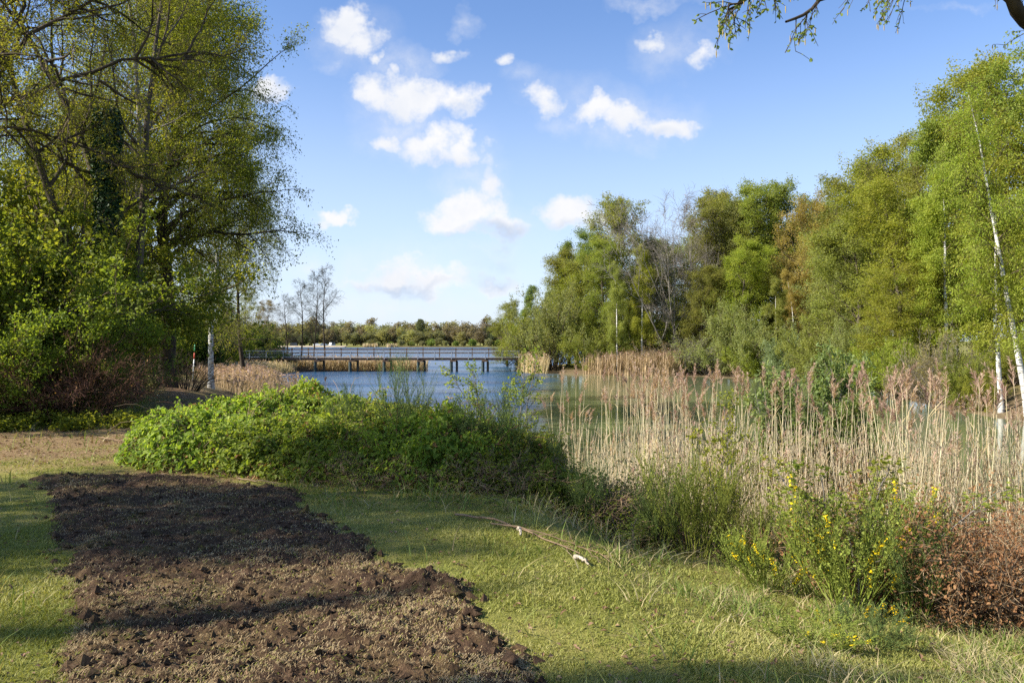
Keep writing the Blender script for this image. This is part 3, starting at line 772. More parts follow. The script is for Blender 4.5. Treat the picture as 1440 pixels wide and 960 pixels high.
    car(at(467, 452), 452, (.75, .76, .78), 'white', 'white van parked behind the beach across the lake', True, 1.2)
    car(at(456, 451), 451, (.35, .42, .52), 'blue_grey', 'blue-grey car parked beside the white van across the lake', False, .1)
    car(at(413, 447), 447, (.06, .065, .08), 'dark', 'dark car parked behind the pale beach across the lake', True, .15)
    car(at(446, 450), 450, (.6, .62, .64), 'silver', 'silver car parked between dark and blue-grey cars across the lake', False, -.1)
build_far()

# ------------------------------------------------------------------ right bank wood
def build_right():
    B1 = tree_meshes(101, 15, .17, .16, 2.6, 'birch', 38, 7, 7, 27, .115, ('bark_birch', 'twig', 'leaf_birch'), trop=(0, 0, .02), droop=1.2, l2=.45, l3=.7)
    B2 = tree_meshes(102, 14, .15, .2, 2.2, 'birch', 34, 7, 7, 24, .115, ('bark_birch', 'twig', 'leaf_birch'), trop=(0, 0, .05), droop=.9, l2=.45, l3=.6)
    O1 = tree_meshes(111, 12, .22, .12, 4.2, 'round', 38, 8, 7, 27, .12, ('bark', 'twig', 'leaf_olive'), trop=(0, 0, .07), clump=.1, twigr=1.8)
    O2 = tree_meshes(112, 13, .22, .15, 3.6, 'oval', 38, 8, 7, 26, .118, ('bark', 'twig', 'leaf_mid'), trop=(0, 0, .08), clump=.15)
    O3 = tree_meshes(113, 12, .2, .2, 3.3, 'round', 34, 7, 7, 18, .115, ('bark', 'twig', 'leaf_orange'), trop=(0, 0, .08), clump=.25)
    A1 = tree_meshes(121, 12, .16, .14, 2.3, 'cone', 40, 7, 7, 22, .115, ('bark_grey', 'twig', 'leaf_bluegreen'), trop=(0, 0, .06))
    N1 = tree_meshes(131, 13, .10, .2, 4.4, 'oval', 44, 8, 7, 0, .1, ('bark_grey', 'twig_grey', 'leaf_dry'), a_low=.95, a_top=.35, trop=(0, 0, .1), stems=6, spread=.24, twigr=2.2)
    N2 = tree_meshes(132, 12, .15, .2, 3.4, 'round', 36, 8, 8, 8, .09, ('bark', 'twig', 'leaf_olive'), a_low=1.0, a_top=.4, trop=(0, 0, .08), twigr=2.2)
    W1 = shrub_meshes(141, 5.5, 3.8, 34, 10, 6, 16, .15, ('bark', 'twig', 'leaf_willow'), base=.9, flare=.75, r0=.05, jit=.12, twigr=1.5, l2=.45)
    W2 = shrub_meshes(142, 4.2, 3.2, 30, 10, 6, 15, .14, ('bark', 'twig', 'leaf_sage'), base=.8, flare=.85, r0=.04, jit=.11, twigr=1.5)
    D1 = shrub_meshes(143, 3.2, 2.4, 36, 9, 6, 3, .11, ('twig_grey', 'twig_grey', 'leaf_dry'), base=.7, flare=.7, r0=.025, jit=.08, twigr=2.5)
    K = dict(B1=B1, B2=B2, O1=O1, O2=O2, O3=O3, A1=A1, N1=N1, N2=N2)
    HT = dict(B1=15, B2=14, O1=12, O2=13, O3=12, A1=12, N1=13, N2=12)
    g = np.random.default_rng(5)
    # px of the trunk, distance, px of the top, width factor, kind, name, label, leaf
    T = [
     (737, 98, 392, .9, 'A1', 'alder_tree', 'small blue-green tree leaning out at the wood edge above the bridge end', None),
     (712, 104, 428, .9, 'O2', 'tree', 'low mid-green tree behind the bridge end', 'leaf_mid'),
     (781, 92, 330, .95, 'A1', 'alder_tree', 'slender blue-green pointed tree behind the big rounded willow', None),
     (812, 88, 362, .9, 'O1', 'tree', 'brownish olive tree between pointed alder and tall olive tree', 'leaf_olive'),
     (866, 84, 290, 1.0, 'O1', 'tree', 'tall olive tree with pointed top left of the bare grey tree', 'leaf_olive'),
     (903, 76.5, 335, .7, 'B2', 'birch_tree', 'bright green birch with thin white stem in front of bare tree', 'leaf_birch'),
     (868, 76.5, 360, .65, 'B2', 'birch_tree', 'yellow-green birch with white stem left of bright birch', 'leaf_olive'),
     (948, 77, 268, .95, 'N1', 'bare_tree', 'leafless grey tree with upright limbs in the middle of the wood', None),
     (972, 78.5, 285, .9, 'N1', 'bare_tree', 'second leafless grey tree with fine twigs just behind the first', None),
     (1004, 83, 283, 1.0, 'O1', 'tree', 'broad tree with thin brownish olive crown right of bare trees', 'leaf_olive'),
     (1030, 86, 276, 1.0, 'N2', 'budding_tree', 'dark twiggy budding tree behind the tall green tree', None),
     (1075, 80, 271, .95, 'O2', 'tree', 'tall fresh green tree with ragged flat top in the wood', 'leaf_mid'),
     (1040, 75, 345, .8, 'O2', 'tree', 'mid-height bright green tree over the grey-green willow bushes', 'leaf_birch'),
     (1010, 77, 385, .8, 'O1', 'tree', 'lower olive tree over dry shrubs in front of bare trees', 'leaf_olive'),
     (1128, 73.5, 285, .85, 'O3', 'budding_tree', 'orange-brown budding tree right of the tall green tree', None),
     (1150, 72.5, 320, .75, 'O3', 'budding_tree', 'second pale orange budding tree with gaps in its crown', 'leaf_orange'),
     (1092, 70.5, 385, .6, 'B1', 'birch_tree', 'small olive birch with white lower stem below the orange tree', 'leaf_olive'),
     (1120, 71, 372, .6, 'B2', 'birch_tree', 'thin golden birch in front of the orange-brown tree', 'leaf_orange'),
     (1195, 72, 255, 1.0, 'O1', 'tree', 'big round olive tree with twiggy brownish outline on right slope', 'leaf_olive'),
     (1185, 66, 340, .9, 'O1', 'tree', 'spreading brownish olive tree leaning over the water', 'leaf_willow'),
     (1235, 67, 228, 1.0, 'N2', 'budding_tree', 'high twiggy budding tree behind the big olive crown', None),
     (1215, 58, 325, 1.0, 'O1', 'tree', 'wide low olive tree with dense twigs overhanging the cove', 'leaf_olive'),
     (1262, 62, 205, .95, 'O2', 'tree', 'tall yellow-green tree behind the cove on the rising tree line', 'leaf_birch'),
     (1275, 52, 262, .95, 'O2', 'tree', 'bright yellow-green tree with pale twigs beside the birches', 'leaf_birch'),
     (1262, 46, 385, .85, 'O1', 'tree', 'low sunny yellow-green tree over the dark hollow by the water', 'leaf_birch'),
     (1310, 58, 190, .9, 'O1', 'tree', 'olive tree filling the line left of the tallest birch', 'leaf_olive'),
     (1345, 50, 150, .9, 'B1', 'birch_tree', 'tall drooping green birch behind the white-stemmed pair', 'leaf_mid'),
     (1330, 44, 215, .85, 'B1', 'birch_tree', 'fresh green weeping birch left of the leaning white trunk', 'leaf_birch'),
     (1392, 50, 100, .9, 'O2', 'tree', 'tall green tree behind the leaning white birch', 'leaf_mid'),
     (1436, 47, 92, .9, 'O2', 'tree', 'tall bushy green tree at the wood corner behind white trunks', 'leaf_birch'),
     (1480, 42, 60, .9, 'B1', 'birch_tree', 'large drooping birch closing the wood on the near bank', 'leaf_birch'),
     (1540, 40, 50, .9, 'O2', 'tree', 'dense green tree beyond the last birch on the near bank', 'leaf_mid'),
     (1600, 46, 60, .9, 'O1', 'tree', 'olive tree farthest along the near bank of the wood', 'leaf_olive'),
     (1108, 81, 276, .9, 'O1', 'tree', 'olive-green tree just right of the tall fresh green tree', 'leaf_mid'),
     (1020, 81.5, 290, .9, 'O2', 'tree', 'light olive tree left of the tall fresh green tree', 'leaf_olive'),
     (1180, 82, 270, 1.0, 'O2', 'tree', 'green tree showing above the pale orange tree', 'leaf_mid'),
     (800, 86, 372, .8, 'O2', 'tree', 'small fresh green tree between blue-green pointed tree and brownish olive one', 'leaf_birch'),
     (850, 82, 345, .8, 'O2', 'tree', 'yellow-green tree in front of the tall olive tree', 'leaf_mid'),
     (925, 84, 345, .7, 'O1', 'tree', 'soft olive tree left of the bare grey trees', 'leaf_willow'),
     (985, 76.5, 385, .7, 'O1', 'tree', 'pale olive tree covering the foot of the bare trees', 'leaf_olive'),
     (1050, 81, 300, .8, 'O1', 'tree', 'yellowish tree left of the tall fresh green tree', 'leaf_willow'),
     (1100, 79, 330, .8, 'O2', 'tree', 'soft green tree between tall green and orange-brown tree', 'leaf_mid'),
     (1180, 76, 300, .8, 'O1', 'tree', 'pale olive tree right of the pale orange tree', 'leaf_willow'),
     # second row that closes the gaps
     (835, 100, 335, 1.1, 'O2', 'tree', 'green tree deep in the wood behind the tall olive tree', 'leaf_bluegreen'),
     (905, 104, 350, 1.2, 'O1', 'tree', 'dull olive tree deep in the wood behind the bright birch', 'leaf_olive'),
     (985, 104, 345, 1.2, 'O1', 'tree', 'brownish tree deep in the wood behind the bare pair', 'leaf_willow'),
     (1050, 100, 300, 1.1, 'O1', 'tree', 'olive tree deep in the wood behind tall green tree', 'leaf_olive'),
     (1140, 98, 320, 1.2, 'O2', 'tree', 'green tree deep in the wood behind the orange pair', 'leaf_mid'),
     (1205, 90, 300, 1.2, 'O2', 'tree', 'shaded green tree behind the big round olive tree', 'leaf_bluegreen'),
     (1320, 75, 215, 1.2, 'O1', 'tree', 'olive tree deep behind the drooping birch', 'leaf_olive'),
    ]
    for (px, Y, top, wf, k, nm, lab, lm) in T:
        x, y, z = P3(px, Y); s = (CAMZ+(480-top)/1120*Y-z)/HT[k]*.94
        s = max(s, .2)
        place(nm, K[k], (x, y, z), lab, 'tree', None, g.uniform(0, 6.28), (s**.4*wf*(1.1 if k[0] in 'BA' else 1.26), s**.4*wf*(1.1 if k[0] in 'BA' else 1.26), s), lm)
    # the two white-stemmed birches close to the water
    BW = tree_meshes(151, 17, .165, .22, 2.8, 'birch', 30, 8, 7, 12, .10, ('bark_birch', 'twig', 'leaf_birch'), trop=(0, 0, .0), droop=1.6, l2=.45, l3=.8, lean=(-.10, 0), wander=.06)
    x, y, z = P3(1447, 33)
    place('birch_tree', BW, (x, y, z), 'white-trunked birch leaning left over the bank with weeping bright green twigs', 'tree', None, 0, (.85, .85, .82))
    BX = tree_meshes(152, 11, .13, .28, 2.0, 'birch', 26, 7, 6, 15, .11, ('bark_birch', 'twig', 'leaf_birch'), droop=1.4, l3=.7, lean=(-.03, 0), wander=.05)
    x, y, z = P3(1408, 34.5)
    place('birch_tree', BX, (x, y, z), 'slim upright white birch stem just left of the leaning birch', 'tree', None, .5, .9)
    # shrubs along the waterline: px, Y, px half width, height px top, kind
    Sh = [
     (778, 83, 56, 402, 'W1', 'willow_shrub', 'big rounded grey-green willow bush by the bridge end', 'leaf_willow'),
     (745, 86, 34, 440, 'W1', 'willow_shrub', 'smaller yellow-green willow bush between bridge and rounded willow', 'leaf_birch'),
     (835, 80, 40, 455, 'W1', 'shrub', 'dark green shrub right of the rounded willow', 'leaf_mid'),
     (930, 77, 36, 468, 'D1', 'dry_shrub', 'dry grey-brown shrub behind the tan reed clump', None),
     (965, 76, 40, 462, 'D1', 'dry_shrub', 'second dry olive-brown shrub right of the tan reed clump', 'leaf_willow'),
     (1000, 74, 42, 470, 'D1', 'dry_shrub', 'third greyish twiggy shrub at the water under olive tree', 'leaf_willow'),
     (1040, 71, 52, 428, 'W1', 'willow_shrub', 'rounded pale green willow bush in the middle of the bank', 'leaf_willow'),
     (1075, 70, 40, 475, 'W1', 'willow_shrub', 'bright green willow bush trailing in the water', 'leaf_birch'),
     (1112, 67, 44, 470, 'W2', 'willow_shrub', 'blue-grey willow bush right of the pale green ones', 'leaf_sage'),
     (880, 80, 34, 430, 'W1', 'shrub', 'yellow-green shrub under the two white-stemmed birches', 'leaf_mid'),
     (910, 79, 30, 440, 'W1', 'shrub', 'fresh green shrub behind the tan reed clump', 'leaf_birch'),
     (960, 81, 36, 420, 'W1', 'shrub', 'shaded green shrub at the foot of the bare trees', 'leaf_mid'),
     (1160, 62, 46, 440, 'W1', 'shrub', 'dense olive shrub under the overhanging olive tree', 'leaf_olive'),
     (1205, 52, 46, 452, 'W1', 'shrub', 'olive twiggy shrub above the cove', 'leaf_willow'),
     (1250, 44, 46, 470, 'W1', 'shrub', 'yellow-green shrub under the low sunny tree', 'leaf_birch'),
     (1325, 38, 42, 455, 'D1', 'dry_shrub', 'grey leafless bush at the foot of the birches', None),
     (1300, 40, 40, 500, 'D1', 'dry_shrub', 'brown tangled bush beside the grey leafless bush', 'leaf_dry'),
     (1378, 36, 30, 515, 'W1', 'shrub', 'small bright green shrub around the white birch feet', 'leaf_birch'),
     (1428, 40, 50, 470, 'W1', 'shrub', 'leafy yellow-green shrub behind the two white birch feet', 'leaf_birch'),
     (1462, 44, 60, 440, 'W1', 'shrub', 'taller green shrub closing the gap right of the birches', 'leaf_mid'),
     (1350, 37, 34, 490, 'W1', 'shrub', 'leafy green shrub behind the grey bush', 'leaf_mid'),
     (1490, 36, 60, 470, 'W1', 'shrub', 'green shrub right of the leaning birch', 'leaf_mid'),
    ]
    K = dict(W1=W1, W2=W2, D1=D1); HT = dict(W1=5.5, W2=4.2, D1=3.2); WD = dict(W1=4.3, W2=3.6, D1=2.2)
    for (px, Y, hw, top, k, nm, lab, lm) in Sh:
        x, y, z = P3(px, Y); z = max(z, 0.0); s = (CAMZ+(480-top)/1120*Y-z)/HT[k]; w = hw/1120*Y/WD[k]
        place(nm, K[k], (x, y, z), lab, 'shrub', None, g.uniform(0, 6.28), (w, w, s), lm, parts=('stems', 'foliage'))
build_right()

# ------------------------------------------------------------------ reed beds in the distance
def reed_mass(name, poly, n, h, label, g, w=.02, mat='reed_far', plume=.12, top=9, nlf=.9):
    poly = np.array(poly); lo, hi = poly.min(0), poly.max(0)
    p = g.uniform(lo, hi, (n*4, 2)); p = p[inpoly(p[:, 0], p[:, 1], poly)][:n]; n = len(p)
    hh = h*g.uniform(.65, 1.1, n)*(.75+.5*fbm(p[:, 0]*.5, p[:, 1]*.5, 3, 8))
    z = np.maximum(ground(p[:, 0], p[:, 1]), -.15)-.05
    hh = np.clip(np.minimum(hh, (top-z)*g.uniform(.7, 1.1, n)), .25, None)
    D = np.column_stack([g.normal(size=n)*.10+.05, g.normal(size=n)*.10, np.ones(n)])
    P = strands(np.column_stack([p, z]), D, hh, 3, .05, g)
    mb = MB(); a = g.uniform(0, 3.14, n); sd = np.column_stack([np.cos(a), np.sin(a), np.zeros(n)])
    mb.ribbons(P, np.tile(np.array([1, .9, .8, .2])*w, (n, 1)), sd, 0)
    s = np.where(g.random(n) < plume)[0]; q = P[s, -1]; k = 5
    q = np.repeat(q, k, 0)+g.normal(size=(len(s)*k, 3))*np.array([.05, .05, .12])
    mb.leaves(q, np.full(len(q), .22), g, .35, .2, .8, .1, 1)
    # slanting dry leaves
    m = int(n*nlf); i = g.integers(0, n, m); q, T = on(P, i, g.uniform(.2, .85, m)); L = strands(q, side_dirs(T, g.uniform(.3, .8, m), g), h*.20, 2, .1, g, (0, 0, -.2))
    a = g.uniform(0, 3.14, m); mb.ribbons(L, np.tile(np.array([1, .9, .15])*w*.55, (m, 1)), np.column_stack([np.cos(a), np.sin(a), np.zeros(m)]), 0)
    tag(mb.build(name, [M[mat], M['reed_plume']]), label, 'reeds', kind='stuff')
def build_reed_masses():
    g = np.random.default_rng(33)
    reed_mass('reed_bed', [(-34,83.5),(-29,69),(-22.3,67),(-23.2,76),(-22.6,83.5)], 5200, 2.2, 'tan reeds under the bridge at its left end', g, .022, top=1.15)
    reed_mass('reed_bed', [(-24,86.6),(-15,86.6),(-9.6,87.4),(-9.4,90),(-13,92),(-24,90)], 3000, 2.2, 'tan reeds standing in the shallows just beyond the bridge deck', g, .022, top=1.25)
    reed_mass('reed_bed', [(-32,90),(-24,90),(-13,92),(-12,94),(-15,98),(-28,106)], 4200, 2.0, 'pale reed bank beyond the bridge on the left shore', g, .024, top=1.35)
    reed_mass('reed_bed', [(-27,66),(-23,58),(-18.6,51),(-14.8,46),(-14.2,49),(-17,57),(-20,64),(-21.5,67)], 3000, 2.1, 'pale brown reeds standing in the water left of the lake', g, .015, 'reed_far', top=1.25)
    reed_mass('reed_bed', [(-17,45),(-14,39),(-10,33.5),(-8.4,36),(-10.6,41),(-12.4,46)], 1100, 1.7, 'thin dry reeds behind the bramble and near the birch', g, .010, 'reed_far', top=1.45)
    reed_mass('reed_bed', [(6.8,77.8),(8,75.8),(14.5,72.8),(16,74.5),(14,78)], 2000, 2.5, 'tan reed clump on the right bank under the wood', g, .022, top=2.45)
    reed_mass('reed_bed', [(1,88),(.2,85),(1.8,79.6),(3.6,78.6),(3.6,82)], 1000, 1.9, 'short tan reeds at the right end of the bridge', g, .022)
    reed_mass('reed_bed', [(27.5,36),(23.5,36),(25.5,31.5),(31,28),(34,30)], 900, .9, 'low brown grass fringe below the white birches', g, .014, 'reed_leaf', .1)
build_reed_masses()

# ------------------------------------------------------------------ trees on the left
def build_left():
    # big old oak just outside the picture: its limbs reach in at the top left
    g = np.random.default_rng(201)
    wood = MB(); crown = MB()
    bx, by = -15.6, 19.5; bz = gz(bx, by)
    tr = np.array([[[0,0,-.2],[.15,0,1.5],[.3,-.1,3.2],[.7,-.2,5.0],[1.1,-.3,7.0],[1.4,-.2,9.5],[1.6,0,12.5],[1.7,.2,15.5]]], float)
    wood.tubes(tr, np.array([[.52,.44,.40,.36,.30,.22,.13,.05]]), 10, 0)
    def lead(pts):
        pts = np.array(pts, float); t = np.linspace(0, len(pts)-1, 12); k = np.minimum(t.astype(int), len(pts)-2)
        return pts[k]+(pts[k+1]-pts[k])*(t-k)[:, None]+g.normal(size=(12, 3))*.07
    # limb lines are the ones seen against the sky
    lines = [[(.7,-.2,5.2),(2.2,-.5,6.3),(3.4,-.7,8.0),(4.4,-.6,9.2),(6.2,-.4,10.2)], [(.9,-.2,6.0),(2.6,-.4,7.4),(4.4,-.3,7.9),(6.2,-.2,8.6),(7.8,0,8.6)],
             [(1,-.2,6.6),(2.4,.2,8.2),(3.2,.4,9.9),(3.7,.5,11.6)], [(.9,-.2,6.2),(2.6,-.3,7.0),(4.2,.2,6.9),(5.6,.6,6.4),(6.8,.9,5.6)],
             [(1.2,-.2,8.2),(2.4,-.3,9.4),(3.8,.1,10.4),(4.8,.3,11.2),(5.4,.4,12.4)], [(1.3,-.2,9),(2.6,-1.0,10.8),(4.4,-1.4,12),(6.2,-1.6,12.6)],
             [(1.5,0,11.5),(3,.6,13),(4.6,1,14.2)], [(.6,0,4.6),(-1.2,.8,6.2),(-3.2,1.4,7.6)], [(1,0,7),(-.8,-1,9),(-2.6,-1.5,10.6)], [(1.4,0,9.5),(.2,1.6,11.8),(-1.2,2.4,13.4)],
             [(1.5,0,10.5),(3.4,-.6,11.2),(5.4,-.6,11.4),(7.2,-.5,11.0)],[(1.2,-.2,7.6),(3,-1.6,8.2),(5,-2.2,8.0),(7,-2.4,7.2)]]
    L1 = np.stack([lead(l) for l in lines]); n1 = len(L1)
    wood.tubes(L1, taper(np.array([.13,.09,.11,.055,.06,.08,.08,.14,.12,.10,.06,.05]), 11, .16), 7, 0)
    i2, t2, p2, d2 = sub(L1, 15, .2, 1, (.45, 1.1), g)
    ln2 = g.uniform(.9, 2.3, len(i2)); L2 = strands(p2, d2, ln2, 7, .16, g, (0, 0, .03)); wood.tubes(L2, taper(np.full(len(L2), .035), 7, .25), 5, 0)
    i3, t3, p3, d3 = sub(L2, 9, .15, 1, (.4, 1.1), g)
    L3 = strands(p3, d3, g.uniform(.35, .9, len(i3)), 5, .16, g, (0, 0, -.02)); crown.tubes(L3, taper(np.full(len(L3), .008), 5, .4), 3, 0)
    i4, t4, p4, d4 = sub(L3, 3, .1, 1, (.4, 1.0), g); L4 = strands(p4, d4, g.uniform(.15, .45, len(i4)), 3, .16, g); crown.tubes(L4, taper(np.full(len(L4), .005), 3, .5), 3, 0)
    nn = (g.poisson(12, len(L4))*(g.random(len(L4)) < .8)); j = np.repeat(np.arange(len(L4)), nn); q, _ = on(L4, j, g.uniform(.2, 1, len(j)))
    crown.leaves(q+g.normal(size=q.shape)*.06, np.full(len(q), .062), g, .55, .5, .3, .12, 1)
    place('oak_tree', (wood.mesh('trunk', [M['bark_dark']]), crown.mesh('crown', [M['twig'], M['leaf_oak']])), (bx, by, bz),
          'big old oak at the picture edge with heavy dark limbs and few young leaves', 'tree')
    # ivy-clad tree, tall and thin leaved
    IV = tree_meshes(211, 17, .22, .25, 3.6, 'oval', 44, 9, 7, 15, .066, ('bark', 'twig', 'leaf_left'), a_low=1.1, a_top=.4, trop=(0, 0, .08), twigr=1.3, jit=.12, clump=.25, stems=3, spread=.10, wander=.13)
    x, y, z = P3(150, 22)
    r = place('ivy_clad_tree', IV, (x, y, z), 'tall thinly leaved tree with a dark sleeve of ivy on its trunk', 'tree')
    mb = MB(); n = 9000; h = g.uniform(3.6, 8.2, n); a = g.uniform(0, 6.28, n); rr = (.18+.14*g.random(n))*(.75+.7*fbm(a*1.2, h*.8, 3, 4))
    mb.leaves(np.column_stack([np.cos(a)*rr, np.sin(a)*rr, h]), np.full(n, .085), g, .9, .2, .3, .1, 0, out=np.column_stack([np.cos(a), np.sin(a), np.zeros(n)])*1.5)
    mb.build('ivy', [M['leaf_ivy']], r)
    # pale stem beyond it
    PB = tree_meshes(212, 17, .15, .3, 3.0, 'oval', 36, 8, 7, 16, .07, ('bark_grey', 'twig', 'leaf_left'), trop=(0, 0, .05), twigr=1.3, clump=.15)
    x, y, z = P3(196, 27); place('ash_tree', PB, (x, y, z), 'slender pale-grey trunked tree behind the ivy-clad one', 'tree', barkmat='bark_grey')
    # large dark-trunked tree with overhanging crown
    OK = tree_meshes(213, 15, .34, .27, 5.7, 'spread', 46, 10, 8, 23, .085, ('bark_dark', 'twig', 'leaf_left'), a_low=1.15, a_top=.35, trop=(0, 0, -.05), droop=.8, twigr=1.5, jit=.16, wander=.13)
    x, y, z = P3(236, 32.5); place('broad_tree', OK, (x, y, z), 'broad dark-trunked tree whose low boughs hang out over the reeds', 'tree')
    x, y, z = P3(172, 31); place('broad_tree', OK, (x, y, z), 'broad leafy tree left of the dark trunk, hidden by hazels', 'tree', rz=2.1, sc=(.9, .9, 1.08))
    OK2 = tree_meshes(214, 15, .17, .3, 4.2, 'oval', 40, 9, 7, 10, .10, ('bark_birch', 'twig', 'leaf_left'), trop=(0, 0, .03), droop=.5, twigr=1.6)
    x, y, z = P3(297, 39); place('birch_tree', OK2, (x, y, z), 'white-barked birch standing alone before the reeds left of the bridge', 'tree', sc=(.85, .85, .92))
    OK3 = tree_meshes(215, 14, .20, .22, 4.6, 'oval', 36, 9, 8, 5, .10, ('bark_dark', 'twig', 'leaf_oak'), a_low=1.3, trop=(0, 0, -.01), droop=.9, twigr=2.0)
    x, y, z = P3(344, 58); place('alder_tree', OK3, (x, y, z), 'dark thin-stemmed tree with hanging twigs above the bridge end', 'tree', sc=(.9, .9, .9))
    x, y, z = P3(296, 47); place('alder_tree', OK3, (x, y, z), 'drooping budding tree leaning out toward the lake behind the broad tree', 'tree', rz=1.3, sc=(.85, .85, .85))
    # fill of trees behind
    FT = tree_meshes(216, 14, .2, .12, 4.2, 'round', 36, 8, 7, 13, .12, ('bark', 'twig', 'leaf_left'), twigr=1.5)
    for (px, Y, s, rz, lm, lab) in [(40, 30, .72, .3, 'leaf_left', 'leafy tree behind the big oak at the picture edge'), (-40, 26, .75, 2, 'leaf_hazel', 'dense green tree beyond the left picture edge'),
                                (100, 36, .8, 1, 'leaf_olive', 'olive tree deep behind the ivy-clad tree')]:
        x, y, z = P3(px, Y); place('tree', FT, (x, y, z), lab, 'tree', rz=rz, sc=s, leafmat=lm)
    # pair of thin leafless alders beyond the bridge
    AL = tree_meshes(217, 11.5, .13, .2, 3.0, 'birch', 30, 7, 6, .7, .10, ('bark_dark', 'bark_dark', 'leaf_dark'), a_low=1.1, a_top=.6, trop=(0, 0, .03), twigr=2.0, wander=.06)
    x, y, z = P3(441, 97); place('alder_tree', AL, (x, y, .6), 'thin alder with dark open crown beyond the bridge, left of its twin', 'tree', sc=(.85, .85, .93))
    x, y, z = P3(457, 97); place('alder_tree', AL, (x, y, .6), 'taller thin alder with dark open crown beyond the bridge', 'tree', rz=2, sc=(.95, .95, 1.0))
    x, y, z = P3(424, 99); place('alder_tree', AL, (x, y, .6), 'thin dark alder left of the pair, among hanging boughs', 'tree', rz=5, sc=(.95, .95, .86))
    x, y, z = P3(405, 101); place('alder_tree', AL, (x, y, .6), 'short thin alder half hidden by the hanging boughs', 'tree', rz=4, sc=(.9, .9, .72))
    # thicket of hazel at the left
    HZ = [shrub_meshes(221, 5.6, 3.0, 26, 12, 8, 15, .095, ('twig', 'twig', 'leaf_hazel'), base=.7, flare=.6, r0=.04, jit=.08, hexa=True, aspect=.7, l2=.4),
          shrub_meshes(222, 4.6, 2.7, 24, 12, 8, 14, .09, ('twig', 'twig', 'leaf_hazel'), base=.7, flare=.7, r0=.035, jit=.08, hexa=True, aspect=.7)]
    for (px, Y, k, s, rz, lm, lab) in [(-60, 18.6, 0, .9, 0, 'leaf_hazel', 'tall glossy green hazel at the left picture edge'), (0, 20.0, 0, .95, 1, 'leaf_hazel', 'tall dense hazel right of the hazel at the edge'),
                                   (42, 20.8, 0, .95, 2, 'leaf_hazel', 'tall dense hazel in front of the ivy-clad trunk'), (85, 21.5, 1, .55, 3, 'leaf_left', 'hazel with dark hollow under it near the broad tree'),
                                   (-25, 22.5, 0, 1.2, 4, 'leaf_left', 'high yellowish hazel behind the edge hazels'), (30, 24, 0, 1.2, 5, 'leaf_left', 'high yellowish hazel behind the ivy trunk'),
                                   (10, 17.4, 1, .62, 2, 'leaf_hazel', 'low dark green shrub at the foot of the edge hazel'), (150, 19.2, 1, .34, 5, 'leaf_bramble_deep', 'low bright-leaved shrub beside the dark hollow'),
                                   (110, 18.6, 1, .36, 1, 'leaf_hazel', 'low green shrub right of the red twig thicket')]:
        x, y, z = P3(px, Y); place('hazel_shrub', HZ[k], (x, y, z), lab, 'shrub', rz=rz, sc=s, leafmat=lm, parts=('stems', 'foliage'))
    RT = shrub_meshes(223, 1.9, 1.5, 70, 10, 6, .25, .05, ('twig_red', 'twig_red', 'leaf_rust'), base=.6, flare=.8, r0=.009, twigr=1.6)
    x, y, z = P3(98, 17.6); place('twig_thicket', RT, (x, y, z), 'red-brown leafless twig thicket below the tall hazels', 'shrub', parts=('stems', 'foliage'))
    x, y, z = P3(50, 17.9); place('twig_thicket', RT, (x, y, z), 'second red-brown twig thicket, left of the other', 'shrub', rz=2, sc=.85, parts=('stems', 'foliage'))
    CS = shrub_meshes(224, 1.8, 1.3, 40, 5, 4, 0, .06, ('bark_dark', 'twig', 'leaf_dark'), base=.5, flare=.7, r0=.02, twigr=2)
    x, y, z = P3(262, 33); place('coppice_stool', CS, (x, y, z), 'spray of bare dark coppice shoots beside the dark trunk', 'shrub', parts=('stems', 'foliage'))
    # low nettles and ivy at their foot
    mb = MB(); n = 16000; x = g.uniform(-13, -6.6, n); y = 15.9+.16*(x+9)+g.uniform(0, 1.7, n)+(fbm(x*.9, x*0, 3, 4)-.5)*1.2
    kp = g.random(n) < sstep(fbm(x*1.4, y*1.4, 3, 19), .34, .58); x, y = x[kp], y[kp]; n = len(x)
    h = .03+.30*g.random(n)**1.6*fbm(x*2, y*2, 3, 9)*1.5
    mb.leaves(np.column_stack([x, y, ground(x, y)+h]), np.full(n, .075), g, .7, 1.0, .1, .1, 0)
    tag(mb.build('nettle_bed', [M['leaf_left']]), 'low bluish green nettles and ground ivy at the foot of the hazels', 'plants', kind='stuff')
    # evergreens and light green bushes behind the reeds, left
    EV = shrub_meshes(231, 3.6, 3.0, 30, 10, 6, 20, .13, ('bark_dark', 'twig', 'leaf_dark'), base=.9, flare=.8, r0=.04, jit=.12, l2=.45)
    for (px, Y, sx, sz, lm, lab) in [(352, 91, 1.15, 1.05, 'leaf_dark', 'dark evergreen bush at the left end of the bridge'), (318, 90, 1.4, 1.25, 'leaf_hazel', 'green bush left of the dark evergreen'),
                                 (375, 86, .8, .55, 'leaf_dark', 'small dark bush nearest the lake beyond the bridge end'), (283, 74, 1.3, 1.35, 'leaf_hazel', 'green bush seen behind the white birch trunk'),
                                 (250, 70, 1.2, 1.3, 'leaf_dark', 'dark bush seen between dark trunk and white birch'), (395, 90, .6, .4, 'leaf_dark', 'low dark bush at the water beyond the bridge'), (215, 66, 1.3, 1.5, 'leaf_hazel', 'bush behind the dark trunk of the broad tree')]:
        x, y, z = P3(px, Y); place('evergreen_bush', EV, (x, y, z), lab, 'bush', rz=px, sc=(sx, sx, sz), leafmat=lm, parts=('stems', 'foliage'))
